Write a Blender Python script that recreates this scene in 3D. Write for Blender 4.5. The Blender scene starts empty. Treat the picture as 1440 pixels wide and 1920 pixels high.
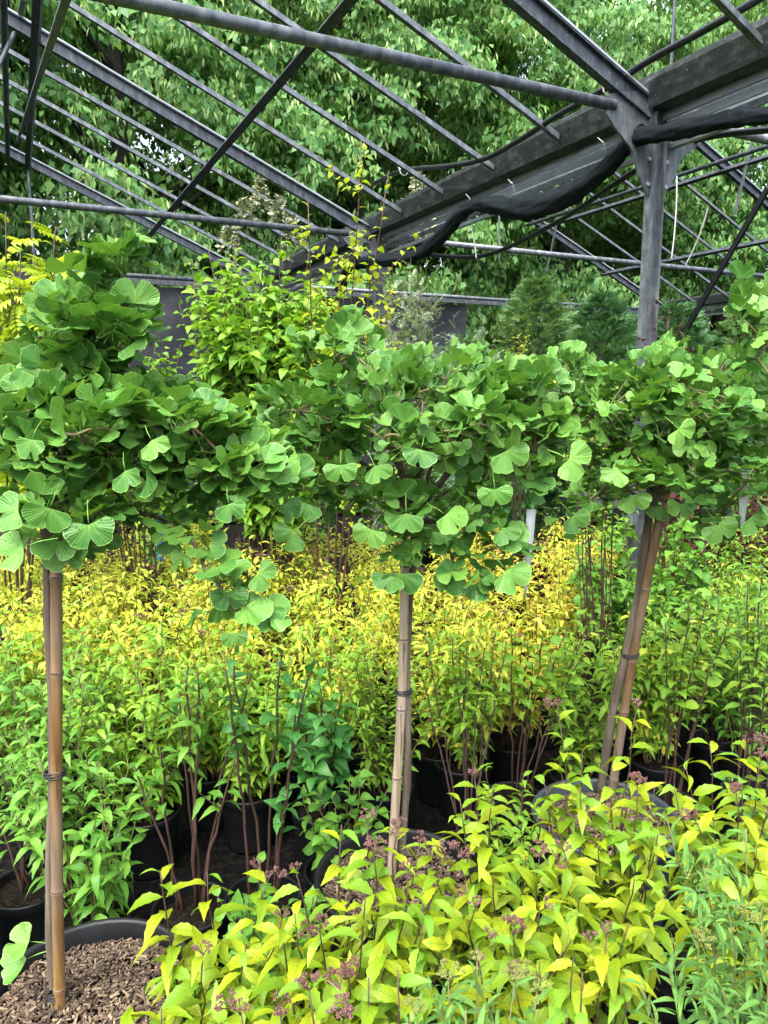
import bpy, math, random
import numpy as np
from mathutils import Matrix, Vector

# ------------------------------------------------------------------ camera, sky, sun, exposure
scene = bpy.context.scene
PITCH, FPX, CAM_H = 0.157, 1400.0, 1.6
cam_data = bpy.data.cameras.new('camera')
cam_data.sensor_fit = 'VERTICAL'
cam_data.sensor_height = 36.0
cam_data.lens = 36.0 * FPX / 1920.0
cam_data.clip_start, cam_data.clip_end = 0.05, 900.0
cam = bpy.data.objects.new('camera', cam_data)
cam.location = (0, 0, CAM_H)
cam.rotation_euler = (math.pi / 2 - PITCH, 0, 0)
scene.collection.objects.link(cam)
scene.camera = cam

SUN_EL, SUN_AZ = math.radians(62), math.radians(205)      # azimuth clockwise from +Y
world = bpy.data.worlds.new('World')
scene.world = world
world.use_nodes = True
wn = world.node_tree
bg = wn.nodes['Background']
sky = wn.nodes.new('ShaderNodeTexSky')
sky.sky_type = 'NISHITA'
sky.sun_disc = False
sky.sun_elevation, sky.sun_rotation = SUN_EL, SUN_AZ
sky.air_density, sky.dust_density, sky.ozone_density = 1.0, 6.0, 1.0
hs = wn.nodes.new('ShaderNodeHueSaturation')
hs.inputs['Saturation'].default_value = 0.60            # an overcast, nearly white sky
wn.links.new(sky.outputs[0], hs.inputs['Color'])
wn.links.new(hs.outputs[0], bg.inputs[0])
bg.inputs[1].default_value = 0.15

sun_data = bpy.data.lights.new('sun', 'SUN')
sun_data.energy, sun_data.angle, sun_data.color = 1.0, math.radians(50), (1.0, 0.98, 0.95)
sun = bpy.data.objects.new('sun', sun_data)
sun.rotation_euler = (math.pi / 2 - SUN_EL, 0, math.pi - SUN_AZ)
sun.location = (0, 0, 30)
scene.collection.objects.link(sun)

scene.view_settings.view_transform = 'Standard'
scene.view_settings.look = 'None'
scene.view_settings.gamma = 1.0
scene.view_settings.use_curve_mapping = False
scene.view_settings.exposure = 2.38
scene.render.engine = 'CYCLES'
scene.cycles.use_denoising = True
scene.cycles.adaptive_threshold = 0.02
scene.cycles.max_bounces = 6
scene.cycles.diffuse_bounces = 3
scene.cycles.transmission_bounces = 3
scene.cycles.glossy_bounces = 2
scene.cycles.transparent_max_bounces = 8

# ------------------------------------------------------------------ helpers
rng = np.random.default_rng(7)
random.seed(7)
C = scene.collection
SP, CP = math.sin(PITCH), math.cos(PITCH)

def ray(px, py):
    x, y = (px - 720) / FPX, (960 - py) / FPX
    return np.array([x, CP + y * SP, -SP + y * CP])
def at_y(px, py, Y):
    d = ray(px, py); return np.array([0, 0, CAM_H]) + d * (Y / d[1])
def at_z(px, py, z):
    d = ray(px, py); return np.array([0, 0, CAM_H]) + d * ((z - CAM_H) / d[2])

def norm(v):
    v = np.asarray(v, float)
    return v / (np.linalg.norm(v, axis=-1, keepdims=True) + 1e-12)

def tag(o, label=None, cat=None, group=None, kind=None):
    if label: o['label'] = label
    if cat: o['category'] = cat
    if group: o['group'] = group
    if kind: o['kind'] = kind
    return o
def empty(name, loc, label, cat, group=None):
    o = bpy.data.objects.new(name, None)
    o.empty_display_size = 0.1
    o.location = tuple(loc)
    C.objects.link(o)
    return tag(o, label, cat, group)
def link(name, mesh, parent=None, mat=None):
    o = bpy.data.objects.new(name, mesh)
    if mat is not None and not mesh.materials:
        mesh.materials.append(mat)
    C.objects.link(o)
    if parent is not None:
        o.parent = parent
    return o

class MB:
    """collects vertices and faces (world or local), then builds ONE mesh"""
    def __init__(s): s.v, s.f, s.uv = [], [], []
    def add(s, v, f, uv=None):
        b = len(s.v)
        s.v.extend([tuple(map(float, p)) for p in v]); s.f.extend([tuple(i + b for i in q) for q in f])
        s.uv.extend(uv if uv is not None else [(0.5, 0.5)] * len(v))
        return s
    def tube(s, pts, radii, n=6, cap=True):
        pts = np.asarray(pts, float); m = len(pts)
        if np.isscalar(radii): radii = [radii] * m
        tan = norm(np.gradient(pts, axis=0))
        a = np.array([0.0, 0, 1]) if abs(tan[0][2]) < 0.9 else np.array([1.0, 0, 0])
        x = norm(np.cross(tan[0], a))
        V, F, U = [], [], []
        L = 0.0
        for i in range(m):
            x = norm(x - tan[i] * np.dot(x, tan[i])); y = np.cross(tan[i], x)
            if i: L += np.linalg.norm(pts[i] - pts[i - 1])
            for k in range(n):
                t = 2 * math.pi * k / n
                V.append(pts[i] + radii[i] * (math.cos(t) * x + math.sin(t) * y)); U.append((k / n, L))
        for i in range(m - 1):
            for k in range(n):
                F.append((i * n + k, i * n + (k + 1) % n, (i + 1) * n + (k + 1) % n, (i + 1) * n + k))
        if cap:
            F.append(tuple(range(n - 1, -1, -1))); F.append(tuple((m - 1) * n + k for k in range(n)))
        return s.add(V, F, U)
    def prism(s, p0, p1, outline, up=(0, 0, 1)):
        """outline: list of (a, b) in the cross-section, a sideways, b along up"""
        p0, p1 = np.asarray(p0, float), np.asarray(p1, float)
        d = norm(p1 - p0); x = norm(np.cross(d, up)); y = np.cross(x, d)
        n = len(outline)
        V = [p + a * x + b * y for p in (p0, p1) for a, b in outline]
        F = [(k, (k + 1) % n, n + (k + 1) % n, n + k) for k in range(n)]
        return s.add(V, F + [tuple(range(n - 1, -1, -1)), tuple(range(n, 2 * n))])
    def box(s, p0, p1, w, h, up=(0, 0, 1)):
        w, h = w / 2, h / 2
        return s.prism(p0, p1, [(-w, -h), (w, -h), (w, h), (-w, h)], up)
    def ibeam(s, p0, p1, w, h, t=0.008, up=(0, 0, 1)):
        a, b, c = w / 2, h / 2, t / 2
        return s.prism(p0, p1, [(-a, -b), (a, -b), (a, -b + t), (c, -b + t), (c, b - t), (a, b - t), (a, b), (-a, b),
                                (-a, b - t), (-c, b - t), (-c, -b + t), (-a, -b + t)], up)
    def lathe(s, prof, n=32, centre=(0, 0, 0)):
        V = [(centre[0] + r * math.cos(2 * math.pi * k / n), centre[1] + r * math.sin(2 * math.pi * k / n), centre[2] + z)
             for r, z in prof for k in range(n)]
        F = [(i * n + k, i * n + (k + 1) % n, (i + 1) * n + (k + 1) % n, (i + 1) * n + k) for i in range(len(prof) - 1) for k in range(n)]
        return s.add(V, F)
    def mesh(s, name, smooth=False):
        m = bpy.data.meshes.new(name)
        m.from_pydata(s.v, [], s.f)
        uvl = m.uv_layers.new(name='UVMap')
        vi = np.zeros(len(m.loops), dtype=np.int32); m.loops.foreach_get('vertex_index', vi)
        uvl.data.foreach_set('uv', np.asarray(s.uv, np.float32)[vi].ravel())
        if smooth: m.polygons.foreach_set('use_smooth', [True] * len(m.polygons))
        m.update()
        return m
    def build(s, name, mat, parent=None, smooth=False, origin=None):
        if origin is None and parent is not None: origin = parent.location
        if origin is not None:
            ox, oy, oz = origin
            s.v = [(x - ox, y - oy, z - oz) for x, y, z in s.v]
        o = link(name, s.mesh(name, smooth), parent, mat)
        if parent is None and origin is not None: o.location = tuple(origin)
        return o

# ------------------------------------------------------------------ materials
def mat_new(name):
    m = bpy.data.materials.new(name); m.use_nodes = True
    nt = m.node_tree; b = nt.nodes['Principled BSDF']
    return m, nt, b
def nd(nt, typ, **kw):
    n = nt.nodes.new(typ)
    for k, v in kw.items(): setattr(n, k, v)
    return n
def math_n(nt, op, a, b=None, c=None):
    n = nd(nt, 'ShaderNodeMath', operation=op)
    for i, v in enumerate((a, b, c)):
        if v is None: continue
        if isinstance(v, (int, float)): n.inputs[i].default_value = v
        else: nt.links.new(v, n.inputs[i])
    return n.outputs[0]
def mix_c(nt, f, a, b, mode='MIX'):
    n = nd(nt, 'ShaderNodeMix', data_type='RGBA', blend_type=mode)
    for sock, v in ((n.inputs[0], f), (n.inputs[6], a), (n.inputs[7], b)):
        if isinstance(v, (int, float)): sock.default_value = v
        elif isinstance(v, tuple): sock.default_value = (*v, 1) if len(v) == 3 else v
        else: nt.links.new(v, sock)
    return n.outputs[2]
def ramp(nt, f, stops):
    n = nd(nt, 'ShaderNodeValToRGB'); e = n.color_ramp.elements
    while len(e) < len(stops): e.new(0.5)
    for el, (p, c) in zip(e, stops):
        el.position = p; el.color = (*c, 1)
    nt.links.new(f, n.inputs[0])
    return n.outputs[0]
def noise(nt, scale, detail=4, coord='Object', rough=0.55, stretch=None):
    tc = nd(nt, 'ShaderNodeTexCoord'); src = tc.outputs[coord]
    if stretch:
        mp = nd(nt, 'ShaderNodeMapping'); mp.inputs['Scale'].default_value = stretch
        nt.links.new(src, mp.inputs['Vector']); src = mp.outputs[0]
    n = nd(nt, 'ShaderNodeTexNoise'); n.inputs['Scale'].default_value = scale
    n.inputs['Detail'].default_value = detail; n.inputs['Roughness'].default_value = rough
    nt.links.new(src, n.inputs['Vector'])
    return n.outputs['Fac']
def bump(nt, b, h, strength, dist=0.01):
    n = nd(nt, 'ShaderNodeBump'); n.inputs['Strength'].default_value = strength; n.inputs['Distance'].default_value = dist
    nt.links.new(h, n.inputs['Height']); nt.links.new(n.outputs[0], b.inputs['Normal'])
    return n

def plain(name, cols, rough=0.6, scale=8.0, metal=0.0, bmp=0.2, spec=0.5, stretch=None, rr=None):
    m, nt, b = mat_new(name)
    f = noise(nt, scale, 6, stretch=stretch)
    n = len(cols)
    nt.links.new(ramp(nt, f, [(0.3 + 0.4 * i / max(1, n - 1), c) for i, c in enumerate(cols)]), b.inputs['Base Color'])
    b.inputs['Roughness'].default_value = rough
    b.inputs['Metallic'].default_value = metal
    b.inputs['Specular IOR Level'].default_value = spec
    if rr:
        f2 = noise(nt, scale * 3, 3)
        mr = nd(nt, 'ShaderNodeMapRange'); mr.inputs['To Min'].default_value, mr.inputs['To Max'].default_value = rr
        nt.links.new(f2, mr.inputs[0]); nt.links.new(mr.outputs[0], b.inputs['Roughness'])
    if bmp: bump(nt, b, f, bmp)
    return m

def leaf_mat(name, cols, rough=0.42, trans=0.35, veins='pinnate', vein_tint=None, edge=None, spec=0.26, droplets=False, back=None):
    """cols: ramp of leaf colours picked per leaf; veins drawn from the leaf's own UV"""
    m, nt, b = mat_new(name)
    oi = nd(nt, 'ShaderNodeObjectInfo'); ge = nd(nt, 'ShaderNodeNewGeometry')
    r = math_n(nt, 'FRACT', math_n(nt, 'ADD', oi.outputs['Random'], ge.outputs['Random Per Island']))
    n = len(cols)
    col = ramp(nt, r, [(i / max(1, n - 1), c) for i, c in enumerate(cols)])
    blotch = noise(nt, 30, 2)
    col = mix_c(nt, 0.35, col, mix_c(nt, blotch, (0.55, 0.6, 0.55), (1.35, 1.3, 1.2)), 'MULTIPLY')
    uv = nd(nt, 'ShaderNodeUVMap', uv_map='UVMap'); sx = nd(nt, 'ShaderNodeSeparateXYZ'); nt.links.new(uv.outputs[0], sx.inputs[0])
    U, V = sx.outputs[0], sx.outputs[1]
    au = math_n(nt, 'ABSOLUTE', math_n(nt, 'SUBTRACT', U, 0.5))
    h = None
    if veins == 'pinnate':
        w = math_n(nt, 'SINE', math_n(nt, 'MULTIPLY', math_n(nt, 'SUBTRACT', V, math_n(nt, 'MULTIPLY', au, 0.45)), 46.0))
        side = math_n(nt, 'SMOOTH_MIN', math_n(nt, 'POWER', math_n(nt, 'MULTIPLY', math_n(nt, 'ADD', w, 1.0), 0.5), 6.0), 1.0, 0.1)
        mid = math_n(nt, 'LESS_THAN', au, 0.035)
        vn = math_n(nt, 'MAXIMUM', math_n(nt, 'MULTIPLY', side, 0.55), mid)
        h = math_n(nt, 'SUBTRACT', 1.0, vn)
        tipm = math_n(nt, 'MULTIPLY', math_n(nt, 'GREATER_THAN', math_n(nt, 'ADD', V, math_n(nt, 'MULTIPLY', blotch, 0.25)), 1.08), math_n(nt, 'GREATER_THAN', r, 0.72))
        col = mix_c(nt, math_n(nt, 'MULTIPLY', tipm, 0.8), col, (0.16, 0.085, 0.03))
        col = mix_c(nt, math_n(nt, 'MULTIPLY', vn, 0.7), col, vein_tint or (0.35, 0.5, 0.12))
    elif veins == 'fan':
        w = math_n(nt, 'SINE', math_n(nt, 'MULTIPLY', U, 150.0))
        w2 = math_n(nt, 'SINE', math_n(nt, 'MULTIPLY', U, 41.0))
        h = math_n(nt, 'ADD', math_n(nt, 'MULTIPLY', w, 0.5), w2)
        base_pale = math_n(nt, 'POWER', math_n(nt, 'SUBTRACT', 1.0, math_n(nt, 'MINIMUM', V, 1.0)), 2.5)  # leaf's own colour turns paler towards the base of the blade
        streak = math_n(nt, 'MULTIPLY', base_pale, math_n(nt, 'ADD', 0.7, math_n(nt, 'MULTIPLY', w2, 0.3)))
        col = mix_c(nt, math_n(nt, 'MULTIPLY', streak, 0.75), col, vein_tint or (0.3, 0.5, 0.1))
        col = mix_c(nt, math_n(nt, 'MULTIPLY', math_n(nt, 'ADD', w, 1.0), 0.06), col, (0.25, 0.45, 0.1))
    if edge:
        col = mix_c(nt, math_n(nt, 'MULTIPLY', math_n(nt, 'GREATER_THAN', V, 0.965), 0.7), col, edge)
    nt.links.new(col, b.inputs['Base Color'])
    b.inputs['Roughness'].default_value = rough
    b.inputs['Specular IOR Level'].default_value = spec
    if h is not None:
        bp = bump(nt, b, h, 0.35, 0.0015)
        if droplets:
            tc = nd(nt, 'ShaderNodeTexCoord'); vo = nd(nt, 'ShaderNodeTexVoronoi'); vo.inputs['Scale'].default_value = 5.0
            nt.links.new(tc.outputs['Object'], vo.inputs['Vector'])
            ds = math_n(nt, 'SUBTRACT', 0.20, vo.outputs['Distance'])
            dm = math_n(nt, 'MAXIMUM', ds, 0.0)
            pick = math_n(nt, 'GREATER_THAN', noise(nt, 1.3, 1), 0.50)
            dm = math_n(nt, 'MULTIPLY', dm, pick)
            b2 = nd(nt, 'ShaderNodeBump'); b2.inputs['Strength'].default_value = 1.0; b2.inputs['Distance'].default_value = 0.012
            nt.links.new(dm, b2.inputs['Height']); nt.links.new(bp.outputs[0], b2.inputs['Normal'])
            nt.links.new(b2.outputs[0], b.inputs['Normal'])
            nt.links.new(math_n(nt, 'SUBTRACT', rough, math_n(nt, 'MULTIPLY', math_n(nt, 'GREATER_THAN', dm, 0.001), rough - 0.08)), b.inputs['Roughness'])
    if trans > 0:
        t = nd(nt, 'ShaderNodeBsdfTranslucent'); mx = nd(nt, 'ShaderNodeMixShader'); mx.inputs[0].default_value = trans
        tcol = mix_c(nt, 1.0, col, (1.25, 1.15, 0.55), 'MULTIPLY')
        nt.links.new(tcol, t.inputs[0])
        out = nt.nodes['Material Output']
        nt.links.new(b.outputs[0], mx.inputs[1]); nt.links.new(t.outputs[0], mx.inputs[2]); nt.links.new(mx.outputs[0], out.inputs[0])
    return m

M = {}
def steel(name, cols, rust=0.5, metal=0.45, streak=(6, 6, 1.2)):
    m, nt, b = mat_new(name)
    f = noise(nt, 5, 8, stretch=streak); g = noise(nt, 22, 6)
    c = ramp(nt, math_n(nt, 'ADD', math_n(nt, 'MULTIPLY', f, 0.6), math_n(nt, 'MULTIPLY', g, 0.4)), [(0.34, cols[0]), (0.5, cols[1]), (0.64, cols[2])])
    r = noise(nt, 3.5, 9, rough=0.7); rm = nd(nt, 'ShaderNodeMapRange'); rm.inputs[1].default_value, rm.inputs[2].default_value = 0.60, 0.72; rm.inputs[4].default_value = rust
    nt.links.new(r, rm.inputs[0])
    c = mix_c(nt, rm.outputs[0], c, (0.07, 0.045, 0.028))
    sp = math_n(nt, 'GREATER_THAN', noise(nt, 70, 2), 0.68)
    c = mix_c(nt, math_n(nt, 'MULTIPLY', sp, 0.45), c, (0.26, 0.27, 0.26))
    nt.links.new(c, b.inputs['Base Color']); b.inputs['Metallic'].default_value = metal
    mr = nd(nt, 'ShaderNodeMapRange'); mr.inputs['To Min'].default_value, mr.inputs['To Max'].default_value = 0.32, 0.75
    nt.links.new(g, mr.inputs[0]); nt.links.new(mr.outputs[0], b.inputs['Roughness'])
    bump(nt, b, g, 0.25, 0.004)
    return m
M['galv'] = steel('weathered_galvanised_steel', [(0.052, 0.064, 0.076), (0.105, 0.122, 0.138), (0.20, 0.22, 0.235)], 0.35)
M['galv_dark'] = steel('dark_weathered_steel', [(0.020, 0.027, 0.035), (0.046, 0.057, 0.070), (0.10, 0.115, 0.13)], 0.35, 0.35)
M['gutter'] = steel('algae_stained_gutter', [(0.014, 0.020, 0.021), (0.034, 0.043, 0.041), (0.085, 0.10, 0.10)], 0.25, 0.15, (2, 2, 9))
M['alu'] = plain('aluminium_profile', [(0.24, 0.27, 0.30), (0.36, 0.39, 0.42)], 0.45, 12, 0.35, 0.05)
M['black_plastic'] = plain('black_plastic', [(0.004, 0.005, 0.006), (0.009, 0.010, 0.012)], 0.35, 14, 0, 0.08)
M['pot'] = plain('black_pot_plastic', [(0.003, 0.0035, 0.004), (0.006, 0.007, 0.008), (0.012, 0.014, 0.016)], 0.45, 6, 0, 0.1, spec=0.3)
M['pot_grey'] = plain('grey_pot_plastic', [(0.022, 0.03, 0.037), (0.035, 0.045, 0.054)], 0.42, 6, 0, 0.06)
M['soil'] = plain('dark_soil', [(0.0025, 0.002, 0.0015), (0.007, 0.0055, 0.004), (0.022, 0.018, 0.013)], 0.95, 90, 0, 0.8, spec=0.08)
M['ground'] = plain('black_ground_fabric', [(0.0015, 0.0015, 0.0015), (0.004, 0.004, 0.0038), (0.014, 0.013, 0.011)], 0.95, 40, 0, 0.4, spec=0.06)
def net_mat():
    m, nt, b = mat_new('rolled_shade_net_cloth')
    uv = nd(nt, 'ShaderNodeUVMap', uv_map='UVMap'); sx = nd(nt, 'ShaderNodeSeparateXYZ'); nt.links.new(uv.outputs[0], sx.inputs[0])
    wv = math_n(nt, 'MULTIPLY', math_n(nt, 'SINE', math_n(nt, 'MULTIPLY', sx.outputs[0], 240.0)), math_n(nt, 'SINE', math_n(nt, 'MULTIPLY', sx.outputs[1], 900.0)))
    f = noise(nt, 40, 5)
    c = ramp(nt, f, [(0.3, (0.0015, 0.003, 0.004)), (0.55, (0.004, 0.008, 0.011)), (0.75, (0.014, 0.022, 0.028))])
    c = mix_c(nt, math_n(nt, 'MULTIPLY', math_n(nt, 'GREATER_THAN', wv, 0.35), 0.5), c, (0.02, 0.032, 0.04))
    nt.links.new(c, b.inputs['Base Color']); b.inputs['Roughness'].default_value = 0.85; b.inputs['Specular IOR Level'].default_value = 0.15
    bump(nt, b, math_n(nt, 'ADD', wv, math_n(nt, 'MULTIPLY', f, 2.0)), 0.6, 0.006)
    return m
M['net'] = net_mat()
M['fabric'] = plain('black_woven_fabric', [(0.008, 0.010, 0.013), (0.013, 0.016, 0.021), (0.020, 0.025, 0.032)], 0.5, 3, 0, 0.3, stretch=(1, 1, 4))
M['tie'] = plain('black_rubber_tie', [(0.006, 0.006, 0.007), (0.014, 0.014, 0.016)], 0.5, 20, 0, 0.1)
M['white_tag'] = plain('white_label_plastic', [(0.36, 0.39, 0.385), (0.46, 0.49, 0.47)], 0.4, 6, 0, 0.05)
M['wire'] = plain('pale_wire', [(0.35, 0.36, 0.34), (0.55, 0.56, 0.54)], 0.5, 20, 0.3, 0)
M['blue'] = plain('blue_plastic', [(0.01, 0.16, 0.5), (0.02, 0.24, 0.65)], 0.4, 12, 0, 0.05)
M['bark'] = plain('grey_brown_bark', [(0.035, 0.026, 0.018), (0.085, 0.065, 0.045), (0.16, 0.13, 0.095)], 0.9, 30, 0, 0.9, stretch=(1, 1, 0.12))
M['bark_dark'] = plain('dark_tree_bark', [(0.012, 0.011, 0.009), (0.03, 0.027, 0.022), (0.055, 0.05, 0.04)], 0.95, 9, 0, 0.9, stretch=(1, 1, 0.2))
M['stem_brown'] = plain('brown_stem', [(0.02, 0.009, 0.006), (0.042, 0.02, 0.013), (0.075, 0.038, 0.025)], 0.6, 40, 0, 0.3, stretch=(1, 1, 0.2))
M['stem_green'] = plain('olive_stem', [(0.06, 0.06, 0.02), (0.11, 0.10, 0.035), (0.14, 0.09, 0.04)], 0.6, 30, 0, 0.2)
M['stem_red'] = plain('red_brown_stem', [(0.04, 0.012, 0.008), (0.085, 0.03, 0.016)], 0.5, 30, 0, 0.2)
M['timber'] = plain('grey_timber', [(0.12, 0.11, 0.095), (0.25, 0.235, 0.205)], 0.85, 20, 0, 0.4, stretch=(1, 1, 0.1))

def bamboo_mat(name, cols, grey):
    m, nt, b = mat_new(name)
    f = noise(nt, 14, 6, stretch=(4, 4, 0.25)); g = noise(nt, 5, 3, stretch=(2, 2, 0.6))
    c = ramp(nt, f, [(0.3, cols[0]), (0.55, cols[1]), (0.75, cols[2])])
    gm = nd(nt, 'ShaderNodeMapRange'); gm.inputs[1].default_value, gm.inputs[2].default_value = 0.42, 0.68
    gm.inputs[4].default_value = grey
    nt.links.new(g, gm.inputs[0])
    c = mix_c(nt, gm.outputs[0], c, (0.20, 0.18, 0.15))
    fine = noise(nt, 60, 4, stretch=(3, 3, 0.15))
    c = mix_c(nt, math_n(nt, 'MULTIPLY', math_n(nt, 'GREATER_THAN', fine, 0.64), 0.7), c, (0.05, 0.03, 0.015))
    nt.links.new(c, b.inputs['Base Color'])
    b.inputs['Roughness'].default_value = 0.42
    bump(nt, b, fine, 0.3, 0.002)
    return m
M['bamboo'] = bamboo_mat('honey_bamboo', [(0.09, 0.048, 0.016), (0.17, 0.095, 0.032), (0.24, 0.15, 0.06)], 0.6)
M['bamboo_grey'] = bamboo_mat('bleached_bamboo', [(0.19, 0.13, 0.075), (0.33, 0.275, 0.20), (0.46, 0.42, 0.36)], 0.35)
M['bamboo_brown'] = bamboo_mat('brown_bamboo', [(0.08, 0.042, 0.016), (0.14, 0.08, 0.032), (0.2, 0.13, 0.065)], 0.5)

def mulch_mat():
    m, nt, b = mat_new('bark_mulch')
    ge = nd(nt, 'ShaderNodeNewGeometry')
    c = ramp(nt, ge.outputs['Random Per Island'], [(0, (0.02, 0.013, 0.008)), (0.35, (0.055, 0.035, 0.02)), (0.7, (0.11, 0.074, 0.044)), (1, (0.20, 0.15, 0.095))])
    f = noise(nt, 120, 3)
    c = mix_c(nt, 0.5, c, mix_c(nt, f, (0.5, 0.5, 0.5), (1.4, 1.4, 1.4)), 'MULTIPLY')
    nt.links.new(c, b.inputs['Base Color']); b.inputs['Roughness'].default_value = 0.8
    bump(nt, b, f, 0.4, 0.003)
    return m
M['mulch'] = mulch_mat()

def bud_mat(name, cols):
    m, nt, b = mat_new(name)
    ge = nd(nt, 'ShaderNodeNewGeometry')
    nt.links.new(ramp(nt, ge.outputs['Random Per Island'], [(i / (len(cols) - 1), c) for i, c in enumerate(cols)]), b.inputs['Base Color'])
    b.inputs['Roughness'].default_value = 0.7
    return m
M['bud_pink'] = bud_mat('faded_pink_buds', [(0.045, 0.02, 0.015), (0.085, 0.036, 0.030), (0.14, 0.06, 0.055), (0.10, 0.055, 0.035)])
M['bud_green'] = bud_mat('green_buds', [(0.07, 0.11, 0.015), (0.13, 0.16, 0.02), (0.15, 0.12, 0.03)])
M['cream'] = bud_mat('cream_florets', [(0.24, 0.27, 0.15), (0.34, 0.36, 0.22), (0.20, 0.26, 0.11)])
M['yellow_flower'] = bud_mat('yellow_petals', [(0.7, 0.5, 0.02), (0.8, 0.62, 0.03)])

G_ = leaf_mat
M['L_ginkgo'] = G_('ginkgo_leaf', [(0.034, 0.130, 0.026), (0.056, 0.180, 0.032), (0.088, 0.232, 0.038), (0.12, 0.272, 0.044), (0.046, 0.155, 0.028)], 0.38, 0.25, 'fan', (0.20, 0.40, 0.07), (0.22, 0.38, 0.09), spec=0.28, droplets=True)
M['L_gold'] = G_('golden_spirea_leaf', [(0.135, 0.25, 0.009), (0.21, 0.295, 0.010), (0.30, 0.35, 0.012), (0.255, 0.32, 0.010), (0.17, 0.275, 0.009), (0.11, 0.225, 0.010)], 0.46, 0.36, 'pinnate', (0.10, 0.20, 0.02))
M['L_field'] = G_('yellow_spirea_leaf', [(0.30, 0.42, 0.03), (0.45, 0.52, 0.045), (0.58, 0.58, 0.07), (0.54, 0.52, 0.10), (0.38, 0.48, 0.04)], 0.45, 0.42, 'pinnate', (0.4, 0.48, 0.08))
M['L_lime'] = G_('lime_green_leaf', [(0.115, 0.27, 0.022), (0.18, 0.345, 0.027), (0.26, 0.41, 0.036)], 0.42, 0.35, 'pinnate', (0.2, 0.4, 0.06))
M['L_green'] = G_('fresh_green_leaf', [(0.06, 0.19, 0.022), (0.10, 0.25, 0.028), (0.155, 0.325, 0.038)], 0.4, 0.32, 'pinnate', (0.15, 0.36, 0.06))
M['L_deep'] = G_('deep_green_leaf', [(0.035, 0.145, 0.03), (0.055, 0.195, 0.038), (0.075, 0.23, 0.042)], 0.33, 0.25, 'pinnate', (0.09, 0.28, 0.07))
M['L_greygreen'] = G_('grey_green_leaf', [(0.055, 0.15, 0.032), (0.085, 0.20, 0.042), (0.12, 0.25, 0.052)], 0.55, 0.28, 'pinnate', (0.12, 0.26, 0.06), spec=0.14)
M['L_tree'] = G_('lime_tree_leaf', [(0.052, 0.165, 0.050), (0.098, 0.245, 0.070), (0.165, 0.335, 0.095), (0.072, 0.20, 0.056)], 0.45, 0.48, None)
M['L_bract'] = G_('pale_bract', [(0.20, 0.36, 0.11), (0.30, 0.46, 0.16), (0.38, 0.53, 0.21)], 0.5, 0.35, None)
M['L_silver'] = G_('silver_leaf', [(0.17, 0.25, 0.16), (0.24, 0.32, 0.21), (0.30, 0.37, 0.26)], 0.55, 0.25, None)
M['L_blue'] = G_('blue_grey_leaf', [(0.11, 0.21, 0.14), (0.17, 0.28, 0.19), (0.2, 0.32, 0.2)], 0.55, 0.25, None)
M['L_conifer'] = G_('conifer_frond', [(0.07, 0.16, 0.06), (0.10, 0.21, 0.075), (0.14, 0.25, 0.085)], 0.55, 0.22, None)
M['L_conifer_dark'] = G_('dark_conifer_frond', [(0.04, 0.115, 0.05), (0.06, 0.155, 0.06), (0.09, 0.195, 0.075)], 0.55, 0.2, None)
M['L_robinia'] = G_('golden_robinia_leaf', [(0.24, 0.40, 0.025), (0.34, 0.47, 0.03), (0.42, 0.52, 0.05)], 0.45, 0.4, None)
M['L_robinia_leaf'] = G_('mock_orange_leaf', [(0.10, 0.27, 0.025), (0.16, 0.35, 0.03), (0.23, 0.42, 0.04)], 0.42, 0.38, 'pinnate', (0.3, 0.48, 0.08))
M['L_red'] = G_('dark_red_leaf', [(0.04, 0.010, 0.010), (0.075, 0.018, 0.016), (0.07, 0.035, 0.02)], 0.45, 0.2, 'pinnate', (0.09, 0.03, 0.025))
M['L_dry'] = G_('yellow_orange_leaf', [(0.42, 0.42, 0.04), (0.5, 0.40, 0.05), (0.45, 0.25, 0.04)], 0.45, 0.35, 'pinnate')

# ------------------------------------------------------------------ leaf templates (local: base at 0, tip along +Y, upper side +Z)
def lance(W=0.36, n=7, fold=0.25, arch=0.3, serr=0.0, pk=0.75, twist=0.0, pet=0.06, tipw=1.0):
    V, F, UV = [], [], []
    prof = []
    for i in range(n + 1):
        t = i / n
        w = W / 2 * (math.sin(math.pi * min(1, t ** pk)) ** tipw) if 0 < i < n else 0.004
        if serr and 0 < i < n: w *= 1 + serr * (1 if i % 2 else -1)
        prof.append((t, w))
    for i, (t, w) in enumerate(prof):
        y = pet + t * (1 - pet); z = -arch * t * t + 0.10 * math.sin(t * math.pi)
        a = twist * t
        for u in (-1, 0, 1):
            x = u * w; zz = fold * w * abs(u) + 0.02 * math.sin(i * 1.7 + u) * abs(u) * W
            V.append((x * math.cos(a) - zz * math.sin(a), y, z + zz * math.cos(a) + x * math.sin(a))); UV.append((0.5 + 0.5 * u, t))
    for i in range(n):
        k = i * 3
        F += [(k, k + 1, k + 4, k + 3), (k + 1, k + 2, k + 5, k + 4)]
    if pet > 0:
        b = len(V); V += [(-0.012, 0, 0), (0.012, 0, 0)]; UV += [(0.5, 0), (0.5, 0)]
        F.append((b, b + 1, 2, 0))
    return V, F, UV

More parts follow.
